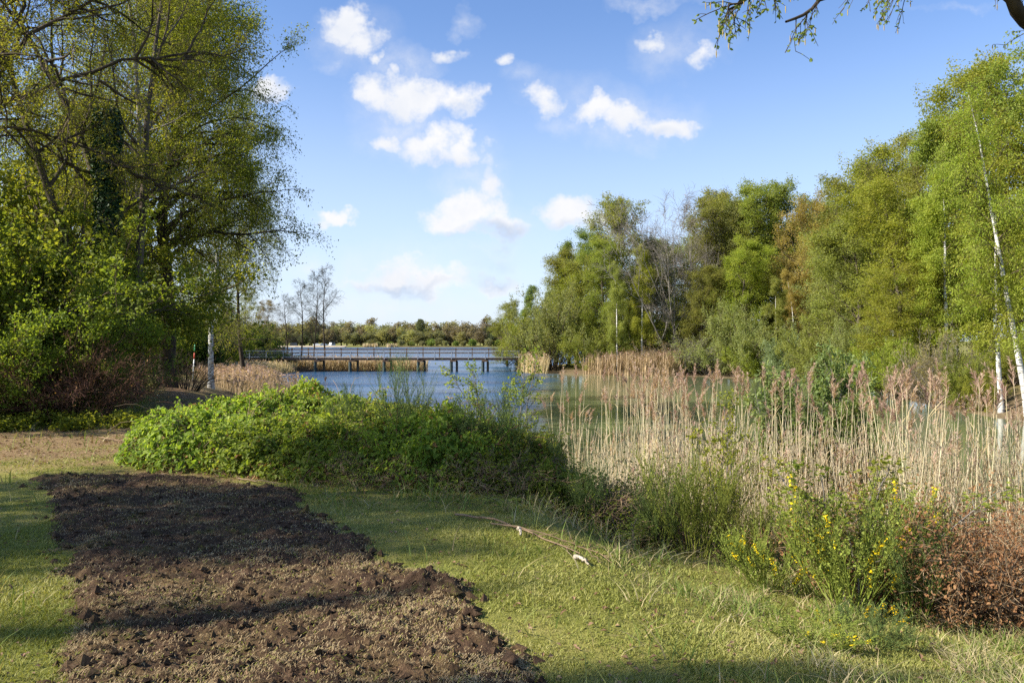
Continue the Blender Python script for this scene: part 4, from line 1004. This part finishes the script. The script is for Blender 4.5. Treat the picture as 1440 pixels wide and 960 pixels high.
    for (px, Y, s, lm, lab) in [(310, 95, .62, 'leaf_mid', 'light green tree behind the bushes at the bridge end'), (270, 92, .66, 'leaf_birch', 'yellow-green tree glimpsed behind the white birch'), (230, 100, .8, 'leaf_mid', 'green tree far behind the dark trunk'),
                                (380, 150, .75, 'leaf_dry', 'brownish tree far behind the bridge end'), (345, 140, .8, 'leaf_olive', 'olive tree far behind the dark evergreen'), (190, 80, .8, 'leaf_mid', 'green tree filling the gap left of the dark trunk')]:
        x, y, z = P3(px, Y); place('tree', FT, (x, y, z), lab, 'tree', rz=px, sc=s, leafmat=lm)
    # marker post by the reeds
    M['post_white'] = plain_mat('post_white', (.6, .6, .58), (.75, .75, .72), 3, .5, .4)
    M['post_red'] = plain_mat('post_red', (.5, .06, .03), (.6, .08, .04), 3, .5, .4)
    M['post_green'] = plain_mat('post_green', (.03, .22, .09), (.04, .28, .12), 3, .5, .4)
    x, y, z = P3(271, 46)
    r = tag(empty('marker_post', (x, y, z)), 'slim leaning post banded white, red and green before the dark bush', 'post'); r.rotation_euler = (0, .06, 0)
    for nm, z0, z1, m in (('post', -.1, 1.35, 'post_white'), ('red_band', 1.35, 1.72, 'post_red'), ('green_tip', 1.72, 2.2, 'post_green')):
        mb = MB(); mb.revolve([(0, z0), (.036, z0), (.038, (z0+z1)/2), (.036, z1), (0, z1)], 10); mb.build(nm, [M[m]], r)
build_left()

# ------------------------------------------------------------------ trees out of the picture that shade the lawn
def build_shade():
    C = tree_meshes(301, 11.5, .3, .42, 3.3, 'oval', 32, 9, 7, 6, .12, ('bark_dark', 'twig', 'leaf_oak'), a_low=1.3, twigr=1.5, jit=.2)
    def caster(tx, ty, dist, sc, lab, rz=0):
        # stands up-sun of the patch of lawn (tx, ty) it shades
        x = tx+SUN_H[0]*dist; y = ty+SUN_H[1]*dist
        place('shade_tree', C, (x, y, gz(x, y)), lab, 'tree', rz=rz, sc=sc)
    caster(-2.5, 9.7, 13.0, (.90, .90, .94), 'leafy tree left of the lawn casting shade on the dug bed')
    caster(-2.5, 7.4, 13.0, (.60, .60, .86), 'narrow leafy tree nearer the viewer shading the dug bed', 2)
    caster(-4.6, 6.6, 6.5, (.40, .40, .5), 'small leafy tree close by on the left, shading the left lawn strip', 3)
    caster(-5.2, 8.4, 7.0, (.40, .40, .5), 'second small leafy tree on the left shading the lawn strip', 5)
    caster(-2.2, 5.0, 13.0, (.17, .17, .78), 'very slim leafy tree throwing the narrow shade over the dug bed', 4)
    caster(1.1, 4.35, 9.5, (.22, .22, .55), 'small leafy tree near the viewer shading the lawn corner', 1)
build_shade()

# ------------------------------------------------------------------ tree over the viewer on the right: hanging twigs at the top
def build_overhang():
    g = np.random.default_rng(401); wood = MB(); crown = MB()
    bx, by = 8.2, 7.2; bz = gz(bx, by)
    tr = np.array([[[0,0,-.2],[-.1,0,2],[-.3,-.1,3.6],[-.5,-.1,5.4],[-.6,0,7.4],[-.7,.1,9.6],[-.7,.1,11.5]]], float)
    wood.tubes(tr, np.array([[.30,.25,.22,.18,.14,.09,.04]]), 10, 0)
    def w(px, py, Y): return (at(px, Y)-bx, Y-by, CAMZ+(480-py)/1120*Y-bz)
    lines = [[(-.25,-.1,3.1), w(1530,90,7.0), w(1436,22,6.8), w(1412,-12,6.7), w(1350,-90,6.6), w(1240,-60,6.4)],
             [w(1370,-70,6.6), w(1300,-50,6.3), w(1220,-32,6.2), w(1170,-8,6.1), w(1140,16,6.0), w(1105,32,5.9)],
             [w(1260,-60,6.4), w(1180,-52,6.0), w(1100,-36,5.8), w(1060,-6,5.7), w(1030,14,5.7)],
             [w(1135,-36,5.8), w(1080,-30,5.7), w(1050,-8,5.6), w(1022,10,5.6)],
             [w(1340,-80,6.6), w(1300,-40,6.7), w(1275,-22,6.8), w(1255,-10,6.8)],
             [(-.5,0,5),(.8,.6,6.4),(2,1,7.6)], [(-.6,0,6.4),(-1.6,.8,8),(-2.4,1.4,9)], [(-.5,0,5.6),(.6,-1,7),(1.4,-1.6,8.2)]]
    rad = [.085, .03, .024, .015, .016, .07, .05, .05]; tw = []
    for l, r in zip(lines, rad):
        l = np.array(l, float); t = np.linspace(0, len(l)-1, 14); k = np.minimum(t.astype(int), len(l)-2)
        p = l[k]+(l[k+1]-l[k])*(t-k)[:, None]; p[1:] += g.normal(size=(13, 3))*.012
        wood.tubes(p[None], taper(np.array([r]), 13, .3), 8, 0); tw.append(p)
    T = np.stack(tw)
    i, t, p, d = sub(T, 13, .25, 1, (.4, 1.2), g); d[:, 2] -= .55
    L2 = strands(p, nrm(d), g.uniform(.12, .42, len(i)), 5, .14, g, (0, 0, -.10)); crown.tubes(L2, taper(np.full(len(L2), .0045), 5, .45), 4, 0)
    i3, t3, p3, d3 = sub(L2, 3, .2, 1, (.4, 1), g); L3 = strands(p3, d3, g.uniform(.05, .16, len(i3)), 3, .12, g, (0, 0, -.15)); crown.tubes(L3, taper(np.full(len(L3), .003), 3, .5), 3, 0)
    S = np.concatenate([L2[:, [0, 2, 4, 5]], L3]); j = np.repeat(np.arange(len(S)), g.poisson(3.0, len(S))); q, _ = on(S, j, g.uniform(.2, 1, len(j)))
    crown.leaves(q, np.full(len(q), .030), g, .6, .4, .5, .12, 1, hexa=True)
    c = np.repeat(np.where(g.random(len(L3)) < .3)[0], 1); P = np.repeat(L3[c, -1:], 3, 1); P[:, 1, 2] -= .025; P[:, 2, 2] -= .05
    crown.tubes(P, np.tile([.003, .0045, .002], (len(c), 1)), 5, 2)
    place('overhanging_birch', (wood.mesh('trunk', [M['bark_dark']]), crown.mesh('crown', [M['bark_dark'], M['leaf_bluegreen'], M['catkin']])), (bx, by, bz),
          'tree beside the viewer dangling young leaves and catkins against the sky', 'tree')
build_overhang()

# ------------------------------------------------------------------ bramble mound and bank shrubs
def bramble_meshes(seed, R0, H, n, leafm, twm='cane_tan', leaf=.062, canes=34):
    """a low dome of arching canes, three leaflets to a leaf"""
    g = np.random.default_rng(seed); wood = MB(); fo = MB()
    a = g.uniform(0, 6.28, canes); q = np.sqrt(g.random(canes))
    P = np.column_stack([np.cos(a)*q*R0*.5, np.sin(a)*q*R0*.5, np.full(canes, -.05)])
    D = np.column_stack([np.cos(a)*.6+g.normal(size=canes)*.35, np.sin(a)*.6+g.normal(size=canes)*.35, np.full(canes, 1.5)])
    C = strands(P, D, H*g.uniform(1.0, 1.9, canes), 10, .10, g, (0, 0, -.07), .45); C[:, :, 2] = np.clip(C[:, :, 2], -.05, H*1.3)
    wood.tubes(C, taper(np.full(canes, .006), 10, .5), 4, 0)
    n = int(n)
    a = g.uniform(0, 6.28, n); q = np.sqrt(g.random(n))*R0
    x, y = np.cos(a)*q, np.sin(a)*q
    top = H*np.sqrt(np.clip(1-(q/R0)**2.4, 0, 1))*(.48+.92*fbm(x*2.1+seed, y*2.1, 4, seed)) + .05
    dep = g.random(n)**2.0*.55; z = top*(1-dep)
    hole = fbm(x*3.1, y*3.1+z*2, 3, seed+7); k = (hole > (.43 if canes < 50 else .48)) | (dep > .25); x, y, z = x[k], y[k], z[k]; n = len(x)
    p = np.column_stack([x, y, z])
    # leaflet triples
    off = g.normal(size=(n, 3, 3))*.022; pp = (p[:, None]+off).reshape(-1, 3)
    out = np.column_stack([x/R0, y/R0, np.zeros(n)]).repeat(3, 0)*1.2
    sz = leaf*(.55+.75*g.random(n)).repeat(3); old = (g.random(n) < .07).repeat(3)
    fo.leaves(pp[~old], sz[~old], g, .68, .7, .15, .14, 1, out=out[~old], hexa=True); fo.leaves(pp[old], sz[old], g, .6, .4, .4, .14, 2, hexa=True)
    ns = 110; a = g.uniform(0, 6.28, ns); q = np.sqrt(g.random(ns))*R0*.85; sx, sy = np.cos(a)*q, np.sin(a)*q; sz = H*np.sqrt(np.clip(1-(q/R0)**2.4, 0, 1))*.75
    SH = strands(np.column_stack([sx, sy, sz]), np.column_stack([np.cos(a)*.5, np.sin(a)*.5, np.full(ns, .9)]), g.uniform(.12, .50, ns), 6, .10, g, (0, 0, -.06)); wood.tubes(SH, taper(np.full(ns, .003), 6, .5), 4, 0)
    j = np.repeat(np.arange(ns), 24); q_, _ = on(SH, j, g.uniform(.1, 1, len(j))); fo.leaves(q_+g.normal(size=q_.shape)*.02, np.full(len(q_), leaf*.85), g, .68, .6, .15, .14, 1, hexa=True)
    tl = g.random(n) < .22; s = p[tl]; fo.tubes(strands(s-np.array([0, 0, .05]), g.normal(size=(len(s), 3))*.5+np.array([0, 0, .3]), .16, 3, .1, g), taper(np.full(len(s), .0025), 3, .6), 3, 0)
    return wood.mesh('canes', [M[twm]]), fo.mesh('foliage', [M[twm], M[leafm], M['leaf_rust']])
def broom_meshes(seed, H, Rr, mat, n=46, n2=14, n3=5, flowers=0, leaf=.02, nl=5, flmat='flower_yellow'):
    """upright green whippy stems; the twigs carry the colour"""
    g = np.random.default_rng(seed); wood = MB(); fo = MB()
    a = g.uniform(0, 6.28, n); q = np.sqrt(g.random(n))
    P = np.column_stack([np.cos(a)*q*.12, np.sin(a)*q*.12, np.full(n, -.05)])
    D = np.column_stack([np.cos(a)*q*Rr/H*1.1, np.sin(a)*q*Rr/H*1.1, np.ones(n)])
    S = strands(P, D, H*g.uniform(.6, 1.05, n), 8, .06, g, (0, 0, .04)); wood.tubes(S, taper(np.full(n, .006), 8, .35), 4, 0)
    i, t, p, d = sub(S, n2, .25, 1, (.2, .55), g); B = strands(p, d, H*.38*g.uniform(.5, 1.2, len(i)), 5, .05, g, (0, 0, .10)); fo.tubes(B, taper(np.full(len(B), .0032), 5, .4), 3, 1)
    i, t, p, d = sub(B, n3, .15, 1, (.2, .5), g); E = strands(p, d, H*.14*g.uniform(.5, 1.2, len(i)), 3, .05, g, (0, 0, .08)); fo.tubes(E, taper(np.full(len(E), .0022), 3, .5), 3, 1)
    j = np.repeat(np.arange(len(E)), g.poisson(nl, len(E))); q_, _ = on(E, j, g.random(len(j))); fo.leaves(q_, np.full(len(q_), leaf), g, .5, .5, 0, .1, 1)
    mats = [M['twig'], M[mat]]
    if flowers:
        sel = g.choice(len(B), flowers, replace=False); j = np.repeat(sel, 22); q_, _ = on(B, j, g.uniform(.35, 1, len(j)))
        fo.leaves(q_+g.normal(size=q_.shape)*.008, np.full(len(q_), .017), g, .9, .3, 0, .3, 2); mats.append(M[flmat])
    return wood.mesh('stems', [M[mat]]), fo.mesh('foliage', mats)
def sapling_meshes(seed, H, mat, ns=3, leaf=.05, n2=16, nl=9, spread=.25, aspect=.75, bark='bark_grey', rad=.012):
    g = np.random.default_rng(seed); wood = MB(); fo = MB()
    D = np.column_stack([g.normal(size=ns)*spread, g.normal(size=ns)*spread, np.ones(ns)])
    S = strands(np.column_stack([g.normal(size=(ns, 2))*.05, np.full(ns, -.05)]), D, H*g.uniform(.7, 1.02, ns), 9, .07, g, (0, 0, .04)); wood.tubes(S, taper(np.full(ns, rad), 9, .25), 5, 0)
    i, t, p, d = sub(S, n2, .25, 1, (.5, 1.0), g); B = strands(p, d, H*.22*(1.15-t)*g.uniform(.6, 1.3, len(i))+.06, 5, .08, g, (0, 0, .08)); wood.tubes(B, taper(np.full(len(B), rad*.35), 5, .4), 4, 0)
    i, t, p, d = sub(B, 4, .2, 1, (.4, .9), g); E = strands(p, d, H*.06*g.uniform(.5, 1.4, len(i))+.03, 3, .08, g); fo.tubes(E, taper(np.full(len(E), .002), 3, .5), 3, 0)
    X = np.concatenate([E, B[:, [0, 2, 4, 5]]]); j = np.repeat(np.arange(len(X)), g.poisson(nl*.5, len(X))); q, _ = on(X, j, g.uniform(.2, 1, len(j)))
    fo.leaves(q+g.normal(size=q.shape)*.012, np.full(len(q), leaf), g, aspect, .5, .1, .12, 1, hexa=True)
    return wood.mesh('stems', [M[bark]]), fo.mesh('foliage', [M['twig'], M[mat]])

def build_bank():
    SF = ('stems', 'foliage'); CF = ('canes', 'foliage')
    def put(nm, ms, x, y, lab, cat, rz=0, sc=1.0, lm=None, parts=SF):
        return place(nm, ms, (x, y, gz(x, y)-.02), lab, cat, None, rz, sc, lm, parts=parts)
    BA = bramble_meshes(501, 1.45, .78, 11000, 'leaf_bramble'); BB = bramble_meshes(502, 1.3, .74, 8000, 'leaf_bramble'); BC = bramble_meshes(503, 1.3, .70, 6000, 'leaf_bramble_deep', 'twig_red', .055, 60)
    put('bramble', BA, -4.35, 12.2, 'leftmost bright yellow-green bramble of the sunny mound', 'bramble', 0, (1.05, 1.0, 1.0), parts=CF)
    put('bramble', BB, -3.2, 11.7, 'bright green bramble right of the leftmost one with tan canes', 'bramble', 1, (1.05, 1.0, .88), parts=CF)
    put('bramble', BA, -3.3, 13.3, 'bright bramble at the back of the mound before the reeds', 'bramble', 2, (1, 1, 1.12), parts=CF)
    put('bramble', BB, -2.0, 12.6, 'sunny-topped bramble at the back right of the mound', 'bramble', 3, (1.1, 1, .98), parts=CF)
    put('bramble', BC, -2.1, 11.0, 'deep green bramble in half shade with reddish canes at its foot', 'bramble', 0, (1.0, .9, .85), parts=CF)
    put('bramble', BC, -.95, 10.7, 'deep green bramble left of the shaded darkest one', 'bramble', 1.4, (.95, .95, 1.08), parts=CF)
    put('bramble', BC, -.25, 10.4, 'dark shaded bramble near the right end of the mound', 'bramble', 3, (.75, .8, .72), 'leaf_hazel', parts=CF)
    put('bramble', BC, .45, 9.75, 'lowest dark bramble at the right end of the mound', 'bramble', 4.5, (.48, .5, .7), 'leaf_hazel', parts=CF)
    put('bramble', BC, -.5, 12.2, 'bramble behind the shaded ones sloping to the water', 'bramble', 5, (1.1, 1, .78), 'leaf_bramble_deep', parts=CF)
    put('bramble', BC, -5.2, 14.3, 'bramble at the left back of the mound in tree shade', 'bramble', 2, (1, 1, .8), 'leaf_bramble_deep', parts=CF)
    put('bramble', BA, -5.2, 19.5, 'small sunlit bramble patch by the path behind the mound', 'bramble', 2, (.8, .8, .5), parts=CF)
    BT = shrub_meshes(511, .95, 1.0, 90, 9, 5, 1, .05, ('twig_red', 'cane_tan', 'leaf_bramble_deep'), base=.35, flare=1.0, r0=.005, twigr=1.0, arch=-.08)
    put('dead_bramble', BT, 1.35, 10.0, 'brown leafless bramble tangle below the left reeds', 'bramble', 0, 1.0)
    put('dead_bramble', BT, -.35, 9.9, 'brown cane tangle showing at the foot of the dark bramble', 'bramble', 2, (.9, .8, .6))
    put('dead_bramble', BT, -1.55, 10.1, 'red-brown cane tangle below the deep green brambles', 'bramble', 3, (.8, .7, .55))
    put('dead_bramble', BT, .75, 9.75, 'brown cane tangle between the dark bramble and the left reeds', 'bramble', 1, (.9, .8, .8))
    put('dead_bramble', BT, 3.1, 9.2, 'brown tangle right of the green broom at the reed foot', 'bramble', 4, (.9, .9, .75))
    BS = broom_meshes(521, 1.45, .45, 'broom_dark', 16, 11, 5, nl=3)
    put('broom_bush', BS, -1.55, 11.4, 'dark spiky broom sticking up out of the bramble mound', 'broom', 0, (.9, .9, .92))
    put('broom_bush', BS, -.65, 10.5, 'dark green broom leaning over the shaded bramble', 'broom', 2, (1.1, 1.1, .62))
    put('broom_bush', BS, -.15, 10.6, 'upright dark broom shoots behind the dark bramble', 'broom', 5, (1.0, 1.0, .72))
    put('broom_bush', BS, .35, 10.4, 'dark broom shoots at the right end of the mound', 'broom', 1, (.9, .9, .62))
    put('broom_bush', BS, -2.5, 11.9, 'sparse dark broom shoots standing above the sunny brambles', 'broom', 3, (.7, .7, .68))
    put('broom_bush', BS, .85, 9.15, 'little blue-green broom tuft at the lawn edge', 'broom', 4, (.55, .55, .45))
    BG = broom_meshes(522, 1.1, .6, 'broom_green', 26, 11, 4, nl=4)
    put('broom_bush', BG, 2.05, 8.9, 'big green broom bush without flowers before the reeds', 'broom', 0, (1.0, 1.0, 1.05))
    put('broom_bush', BG, 1.65, 9.0, 'blue-green broom bush overlapping the left of the big one', 'broom', 2, (.6, .6, .8), 'broom_dark')
    put('broom_bush', BG, 2.6, 8.5, 'low green broom bush right of the big one', 'broom', 3, (.7, .7, .65))
    put('broom_bush', BG, 3.2, 6.3, 'dark green broom right of the yellow-flowered bush', 'broom', 4, (.7, .7, .72), 'broom_dark')
    BY = broom_meshes(523, .85, .68, 'broom_green', 24, 11, 4, flowers=20, nl=5)
    put('broom_bush', BY, 2.7, 6.35, 'yellow-flowering broom bush on the bank in front of the reeds', 'broom', 0, (1.35, 1.35, 1.18))
    BZ = broom_meshes(524, .7, .7, 'broom_green', 18, 11, 4, flowers=14, nl=5)
    put('broom_bush', BZ, 2.25, 7.1, 'small yellow-flowered broom left behind the flowering bush', 'broom', 1, (.9, .9, .85))
    put('broom_bush', BZ, 1.9, 5.1, 'low sprawling yellow-flowered broom at the lawn edge', 'broom', 2, (.75, .6, .30))
    put('broom_bush', BZ, 2.35, 5.2, 'low dark broom with few yellow flowers behind the sprawling one', 'broom', 4, (.7, .6, .34), 'broom_dark')
    SA = sapling_meshes(531, 1.95, 'leaf_sapling', 4, .038, 18, 7, .16)
    put('sapling', SA, -.02, 12.2, 'slim round-leaved sapling standing against the blue water', 'sapling', 0, (1, 1, .98))
    put('sapling', SA, -.42, 12.4, 'second slim sapling just left of the one against the water', 'sapling', 2, (1, 1, .8))
    put('sapling', SA, 2.55, 9.4, 'yellow-leaved sapling rising behind the big broom bush', 'sapling', 1, (.9, .9, .98), 'leaf_birch')
    put('sapling', SA, 2.85, 6.7, 'fresh yellow-green sapling inside the flowering broom', 'sapling', 3, (1.2, 1.2, .62), 'leaf_sapling')
    put('sapling', SA, 3.05, 7.3, 'thin yellow-green sapling behind the flowering broom', 'sapling', 5, (1.2, 1.2, .66), 'leaf_birch')
    put('sapling', SA, 1.25, 8.75, 'tiny yellow-green seedling at the foot of the brown tangle', 'sapling', 5, (.6, .6, .2), 'leaf_bramble')
    put('sapling', SA, .45, 9.25, 'small bright green seedling at the lawn edge by dark bramble', 'sapling', 1, (1.2, 1.2, .22), 'leaf_bramble')
    WS = sapling_meshes(532, 2.7, 'leaf_sallow', 11, .075, 24, 10, .22, .48)
    put('willow_sapling', WS, 4.4, 13.0, 'grey-green willow sapling among the reeds, the left one', 'sapling', 0, (.9, .9, 1.05))
    put('willow_sapling', WS, 5.65, 14.0, 'taller grey-green willow sapling among the reeds', 'sapling', 2, (.95, .95, 1.22))
    put('willow_sapling', WS, 5.1, 12.3, 'low willow sapling between the two taller ones', 'sapling', 4, (.85, .85, .9))
    put('willow_sapling', WS, 8.0, 11.2, 'willow sapling at the right picture edge among reeds', 'sapling', 3, (.8, .8, .75), 'leaf_sapling')
    RU = shrub_meshes(541, 1.0, .85, 44, 10, 5, 6, .026, ('twig', 'cane_tan', 'leaf_rust'), base=.4, flare=.65, r0=.006, twigr=.9, droop=.8, hexa=True, aspect=.6)
    put('rust_shrub', RU, 3.75, 6.5, 'shrub of hanging rust-brown dead leaves at the right edge', 'shrub', 0, 1.0)
    put('rust_shrub', RU, 4.5, 6.9, 'second rust-brown shrub beyond the right picture edge', 'shrub', 2, 1.0)
    put('rust_shrub', RU, 3.35, 7.1, 'lower rust-brown shrub behind the dark green broom', 'shrub', 4, .8)
build_bank()

# ------------------------------------------------------------------ near reeds
def reed_proto(seed, H):
    g = np.random.default_rng(seed); st = MB(); pl = MB()
    S = strands(np.array([[0, 0, -.1]]), [[g.normal()*.03, g.normal()*.03, 1]], H+.1, 8, .02, g); st.tubes(S, np.linspace(.0062, .003, 9)[None], 4, 0)
    k = 4; i = np.zeros(k, int); p, T = on(np.repeat(S, k, 0), np.arange(k), g.uniform(.25, .85, k))
    L = strands(p, side_dirs(T, g.uniform(.3, .7, k), g), g.uniform(.18, .42, k), 5, .12, g, (0, 0, -.16), .4); a = g.uniform(0, 3.1, k)
    st.ribbons(L, np.tile(np.array([.7, 1, .9, .7, .4, .1])*.006, (k, 1)), np.column_stack([np.cos(a), np.sin(a), np.zeros(k)]), 1)
    tip = S[0, -1]; m = 64; h = g.random(m); Ln = .27*g.uniform(.7, 1.25); w = np.array([g.normal(), g.normal(), 0])*.03
    base = tip+np.outer(h, [0, 0, Ln])-np.array([0, 0, Ln*.35])+np.outer(h**2, w*2)
    an = g.uniform(0, 6.28, m); D = np.column_stack([np.cos(an)*.45, np.sin(an)*.45, np.full(m, .8)])+w*6
    B = strands(base, D, (.085*(1-h)+.035)*g.uniform(.7, 1.2, m), 3, .12, g, (0, 0, -.16), .5); a = g.uniform(0, 3.1, m)
    pl.ribbons(B, np.tile(np.array([.0012, .0042, .005, .001])[None], (m, 1)), np.column_stack([np.cos(a), np.sin(a), np.zeros(m)]), 0)
    return st.mesh('stem', [M['reed_stem'], M['reed_leaf']]), pl.mesh('plume', [M['reed_plume']])
REED_LINE = [(.6,17.6),(1.2,15.6),(2.0,13.6),(3.2,12.0),(4.6,10.6),(6.2,9.3),(8.2,7.6),(11,6.6)]
def reed_spots(n, g, spread=2.2):
    ln = np.array(REED_LINE); t = g.random(n)**.8*(len(ln)-1.001); k = t.astype(int); f = (t-k)[:, None]
    p = ln[k]*(1-f)+ln[k+1]*f; e = nrm(ln[k+1]-ln[k]); nn = np.column_stack([-e[:, 1], e[:, 0]]); nn *= np.sign(nn[:, 1:2])
    q = p+nn*(g.random(n)**1.0*spread)[:, None]+e*g.normal(size=n)[:, None]*.2
    return q
def build_near_reeds():
    g = np.random.default_rng(61); protos = [reed_proto(610+k, 1.9) for k in range(8)]
    q = reed_spots(900, g); d = fbm(q[:, 0]*1.6, q[:, 1]*1.6, 3, 14); q = q[d > .40][:300]
    for k, (x, y) in enumerate(q):
        st, pl = protos[k % 8]; z = max(gz(x, y), -.25)
        top = CAMZ-y*(.032+.058*g.random()**1.3); s = max(.6, (top-z)/2.0)
        r = tag(empty('reed', (x, y, z), g.uniform(0, 6.28), (1.0, 1.0, s)), 'dry tan reed with pinkish-brown feathery plume in the bed at the water', 'reed', 'plumed reeds in the near reed bed')
        r.rotation_euler = (g.normal()*.04, g.normal()*.04+.02, g.uniform(0, 6.28))
        link('stem', st, r); link('plume', pl, r)
    # the dense stand of stems behind and between them
    n = 5600; p = reed_spots(n, g, 2.8); dn = fbm(p[:, 0]*1.2, p[:, 1]*1.2, 3, 15); p = p[g.random(n) < sstep(dn, .34, .56)*np.interp(p[:, 1], [9, 12, 15, 18], [1, .85, .6, .5])]; n = len(p)
    z = np.maximum(ground(p[:, 0], p[:, 1]), -.25)-.05; h = np.maximum(.5, CAMZ-p[:, 1]*(g.uniform(.065, .14, n)+.02*sstep(p[:, 1], 11, 15))-z)*g.uniform(.72, 1.0, n)
    D = np.column_stack([g.normal(size=n)*.10+.02, g.normal(size=n)*.10, np.ones(n)]); S = strands(np.column_stack([p, z]), D, h, 6, .045, g)
    mb = MB(); mb.tubes(S, taper(np.full(n, .0058), 6, .5), 3, 0)
    m = int(n*1.6); i = g.integers(0, n, m); a_, T = on(S, i, g.uniform(.1, .9, m)); Lf = strands(a_, side_dirs(T, g.uniform(.25, .8, m), g), g.uniform(.15, .45, m), 4, .12, g, (0, 0, -.16), .4); an = g.uniform(0, 3.14, m)
    mb.ribbons(Lf, np.tile(np.array([.7, 1, .8, .5, .1])*.006, (m, 1)), np.column_stack([np.cos(an), np.sin(an), np.zeros(m)]), 1)
    s = np.where(g.random(n) < .13)[0]; k = 22; b = np.repeat(S[s, -1], k, 0)+np.column_stack([g.normal(size=(len(s)*k, 2))*.006, g.uniform(-.1, .12, len(s)*k)])
    an = g.uniform(0, 6.28, len(b)); B = strands(b, np.column_stack([np.cos(an)*.5, np.sin(an)*.5, np.full(len(b), .7)]), g.uniform(.04, .11, len(b)), 2, .1, g, (0, 0, -.2)); mb.ribbons(B, np.tile([.002, .006, .001], (len(b), 1)), np.column_stack([-np.sin(an), np.cos(an), np.zeros(len(b))]), 2)
    # fallen stems at the foot
    n2 = 1500; p = reed_spots(n2, g, 3.0)-np.array([.3, .7]); z = np.maximum(ground(p[:, 0], p[:, 1]), -.05)+g.uniform(.01, .25, n2); an = g.uniform(0, 6.28, n2)
    F = strands(np.column_stack([p, z]), np.column_stack([np.cos(an), np.sin(an), g.normal(size=n2)*.25]), g.uniform(.3, 1.0, n2), 4, .06, g, (0, 0, -.05)); mb.tubes(F, taper(np.full(n2, .005), 4, .6), 3, 0)
    tag(mb.build('reed_bed', [M['reed_stem'], M['reed_leaf'], M['reed_plume']]), 'dense tan stand of dry reed stems along the near bank', 'reeds', kind='stuff')
build_near_reeds()

# ------------------------------------------------------------------ sticks on the lawn
def build_sticks():
    M['stick_brown'] = plain_mat('stick_brown', (.13, .085, .05), (.26, .18, .11), 5, .85, .2, (1, 1, 1)); M['stick_pale'] = plain_mat('stick_pale', (.36, .29, .20), (.52, .44, .33), 6, .8, .2)
    g = np.random.default_rng(71)
    def stick(nm, pts, r, mat, lab, twigs=0, lift=.03):
        P = np.array([(x, y, gz(x, y)+lift+.02*math.sin(k*2.1)) for k, (x, y) in enumerate(pts)])
        t = np.linspace(0, len(P)-1, 14); k = np.minimum(t.astype(int), len(P)-2); C = P[k]+(P[k+1]-P[k])*(t-k)[:, None]+g.normal(size=(14, 3))*.006
        mb = MB(); o = C[0].copy(); mb.tubes((C-o)[None], taper(np.array([r]), 13, .4), 6, 0)
        if twigs:
            i, tt, p, d = sub((C-o)[None], twigs, .1, 1, (.3, .9), g); d[:, 2] = np.abs(d[:, 2])*.3; mb.tubes(strands(p, d, g.uniform(.1, .35, len(i)), 5, .1, g, (0, 0, -.03)), taper(np.full(len(i), r*.4), 5, .4), 4, 0)
        ob = mb.build(nm, [M[mat]]); ob.location = o; tag(ob, lab, 'branch')
    stick('fallen_branch', [(at(640, 8.1), 8.1), (at(700, 7.7), 7.7), (at(760, 7.2), 7.2), (at(815, 6.7), 6.7)], .012, 'stick_brown', 'long thin fallen branch with twigs lying across the lawn', 8)
    stick('fallen_branch', [(at(690, 7.6), 7.6), (at(745, 7.35), 7.35), (at(800, 7.2), 7.2), (at(850, 6.9), 6.9)], .008, 'stick_brown', 'thinner fallen twig crossing beside the long fallen branch', 6)
    stick('fallen_branch', [(at(845, 6.5), 6.5), (at(825, 6.8), 6.8), (at(805, 7.2), 7.2)], .004, 'stick_brown', 'short pale dry twig beyond the bleached wood piece', 2)
    stick('wood_piece', [(at(808, 6.50), 6.50), (at(818, 6.46), 6.46), (at(828, 6.42), 6.42)], .022, 'stick_pale', 'short bleached white piece of wood on the sunny lawn')
    stick('wood_piece', [(at(729, 7.3), 7.3), (at(731, 7.25), 7.25), (at(733, 7.2), 7.2)], .02, 'stick_pale', 'small pale chip of wood beside the fallen branch', 0, .05)
    stick('fallen_branch', [(at(335, 10.3), 10.3), (at(375, 10.0), 10.0), (at(395, 9.9), 9.9)], .01, 'stick_brown', 'short brown stick in the shade at the foot of the bramble', 2)
    stick('fallen_branch', [(at(140, 14.5), 14.5), (at(165, 14.0), 14.0), (at(200, 13.6), 13.6)], .012, 'stick_brown', 'curved stick among fallen leaves left of the bramble', 3)
build_sticks()
